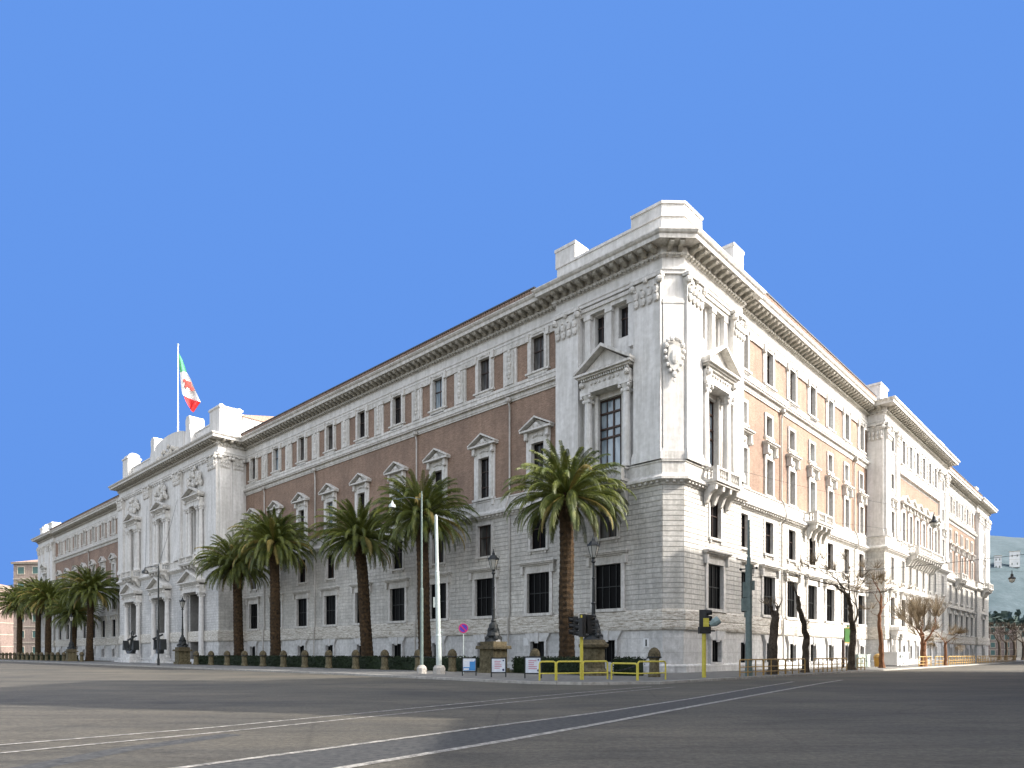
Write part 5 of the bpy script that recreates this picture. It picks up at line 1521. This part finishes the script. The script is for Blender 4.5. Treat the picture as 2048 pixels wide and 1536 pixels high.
# far left houses
def XY(px, Y): return ((px - 1024) / 1349 * Y, Y, 0)
house('apartment_house', XY(27, 213), -.12, 26, 14, 30.2, 6, 5, 'pinkwall', 'faded pink apartment house with a tiled roof beyond the far left palace end', side_bays=3, roofh=2.4, wd=2.2)
house('apartment_house', XY(-150, 236), -.1, 25.5, 14, 25, 6, 5, 'dullwall', 'dull rose apartment house cut by the left edge of the photo', side_bays=3, roofh=2.0)
# houses across the streets, beyond the right edge and behind the viewer: they shade the crossing
def LWp(x, y): v = P0 + DR * x + DL * y; return (v.x, v.y, 0)
ho = []
hA = house('apartment_house', LWp(30.2, -24.2), ANG + math.pi, 46.2, 13, 28.4, 6, 12, 'ochrewall', 'ochre apartment house across the side street from the palace corner', side_bays=4, roofh=0)
hB = house('apartment_house', LWp(150, -24.2), ANG + math.pi, 68, 13, 32, 6, 16, 'creamwall', 'long cream apartment house farther down the side street', side_bays=4, roofh=0)
hC = house('apartment_house', (25, 23, 0), -math.pi / 2, 15.5, 12, 36, 8, 4, 'pinkwall', 'tall pink apartment house to the right of the crossing', side_bays=3, roofh=0)
hD = house('apartment_house', (25, 7, 0), -math.pi / 2, 30, 12, 19.5, 4, 8, 'ochrewall', 'lower ochre apartment house to the right of the viewer', side_bays=3, roofh=0)

# ------------------------------------------------------------------ far end of the side street
def hill():
    rnd = random.Random(2); b = MB(); nx, ny = 70, 16; vs = []
    from mathutils import noise
    for j in range(ny):
        for i in range(nx):
            x = 300 + 1500 * i / (nx - 1); y = 620 + 900 * j / (ny - 1)
            s = j / (ny - 1); z = 214 * math.sin(min(1, s * 1.9) * math.pi / 2) ** 1.1 * (1 - .25 * s) + 8 * noise.noise(Vector((x * .006, y * .006, 0))) + 3 * noise.noise(Vector((x * .03, y * .03, 2)))
            z *= min(1, i / 10)
            vs.append((x, y, z - 2))
    b.add(vs, [(j * nx + i, j * nx + i + 1, (j + 1) * nx + i + 1, (j + 1) * nx + i) for j in range(ny - 1) for i in range(nx - 1)])
    o = b.build('hill', M['hill'], smooth=True, recalc=False); o['kind'] = 'structure'
M['hill'] = pbr('haze_tinted_hillside', (.045, .072, .082), (.078, .108, .122), .05, .95, .4, 1.0, bscale=.3)  # distance haze put into the blue-grey base colour
hill()
M['wood'+'land'] = pbr('haze_greyed_foliage', (.03, .052, .045), (.07, .10, .085), .5, .9, 0)  # foliage colour greyed to stand in for distance haze
rnd = random.Random(9)
b = MB()
for i in range(2600):
    X = rnd.uniform(270, 380); Y = 400 + rnd.uniform(-18, 18); hgt = 23 + 4 * math.sin(X * .12) + 3 * math.sin(X * .31)
    z = hgt * rnd.random() ** .6
    c = Vector((X, Y, z)); a = Vector((rnd.gauss(0, 1), rnd.gauss(0, 1), rnd.gauss(0, 1))).normalized(); e = a.orthogonal().normalized(); g = a.cross(e); s = rnd.uniform(1.2, 2.6)
    b.add([tuple(c + e * s), tuple(c + g * s), tuple(c - e * s), tuple(c - g * s)], [(0, 1, 2, 3)])
tag(b.build('distant_wood', M['woodland'], recalc=False), 'dark green far wood below the hazy hill at the right edge', 'wood', kind='stuff')
house('far_house', XY(1972, 300), -.6, 20, 12, 13.5, 4, 4, 'dullwall', 'dull rose far house at the end of the side street beside the last palace bay', roofh=0, side_bays=2)
house('far_house', XY(2034, 292), -.65, 24, 12, 11.5, 3, 5, 'creamwall', 'cream far house cut by the right edge of the photo', roofh=0, side_bays=2)
house('hill_villa', (572, 800, 101), -.6, 7, 8, 17, 2, 2, 'white', 'left one of the two white buildings high on the hazy hill', 'villa', roofh=0, side_bays=1, wd=.7)
house('hill_villa', (590, 800, 104), -.6, 10, 8, 19, 2, 2, 'white', 'right and larger white building high on the hazy hill', 'villa', roofh=0, side_bays=1, wd=.7)
labs = ['dark bare tree just beyond the end of the palace', 'thin bare tree second from the end of the palace, before the far houses', 'thick bare tree before the cream far house', 'bare tree at the right edge before the far houses']
for i, px in enumerate((1998, 2012, 2028, 2046)):
    tree('plane_tree', XY(px, 168), [(0, 0, 0), (.2, 0, 2.2), (0, 0, 4.4)], .34, .26, [((0, 0, 4.2), (-.8, 0, 1), 2.2, .18), ((0, 0, 4.2), (.8, .2, 1), 2.2, .18), ((0, 0, 4.3), (.1, .5, 1), 2.0, .16)], labs[i], 60 + i, 2, .5, .1, twigs=8, tl=1.3, twigr=.03)
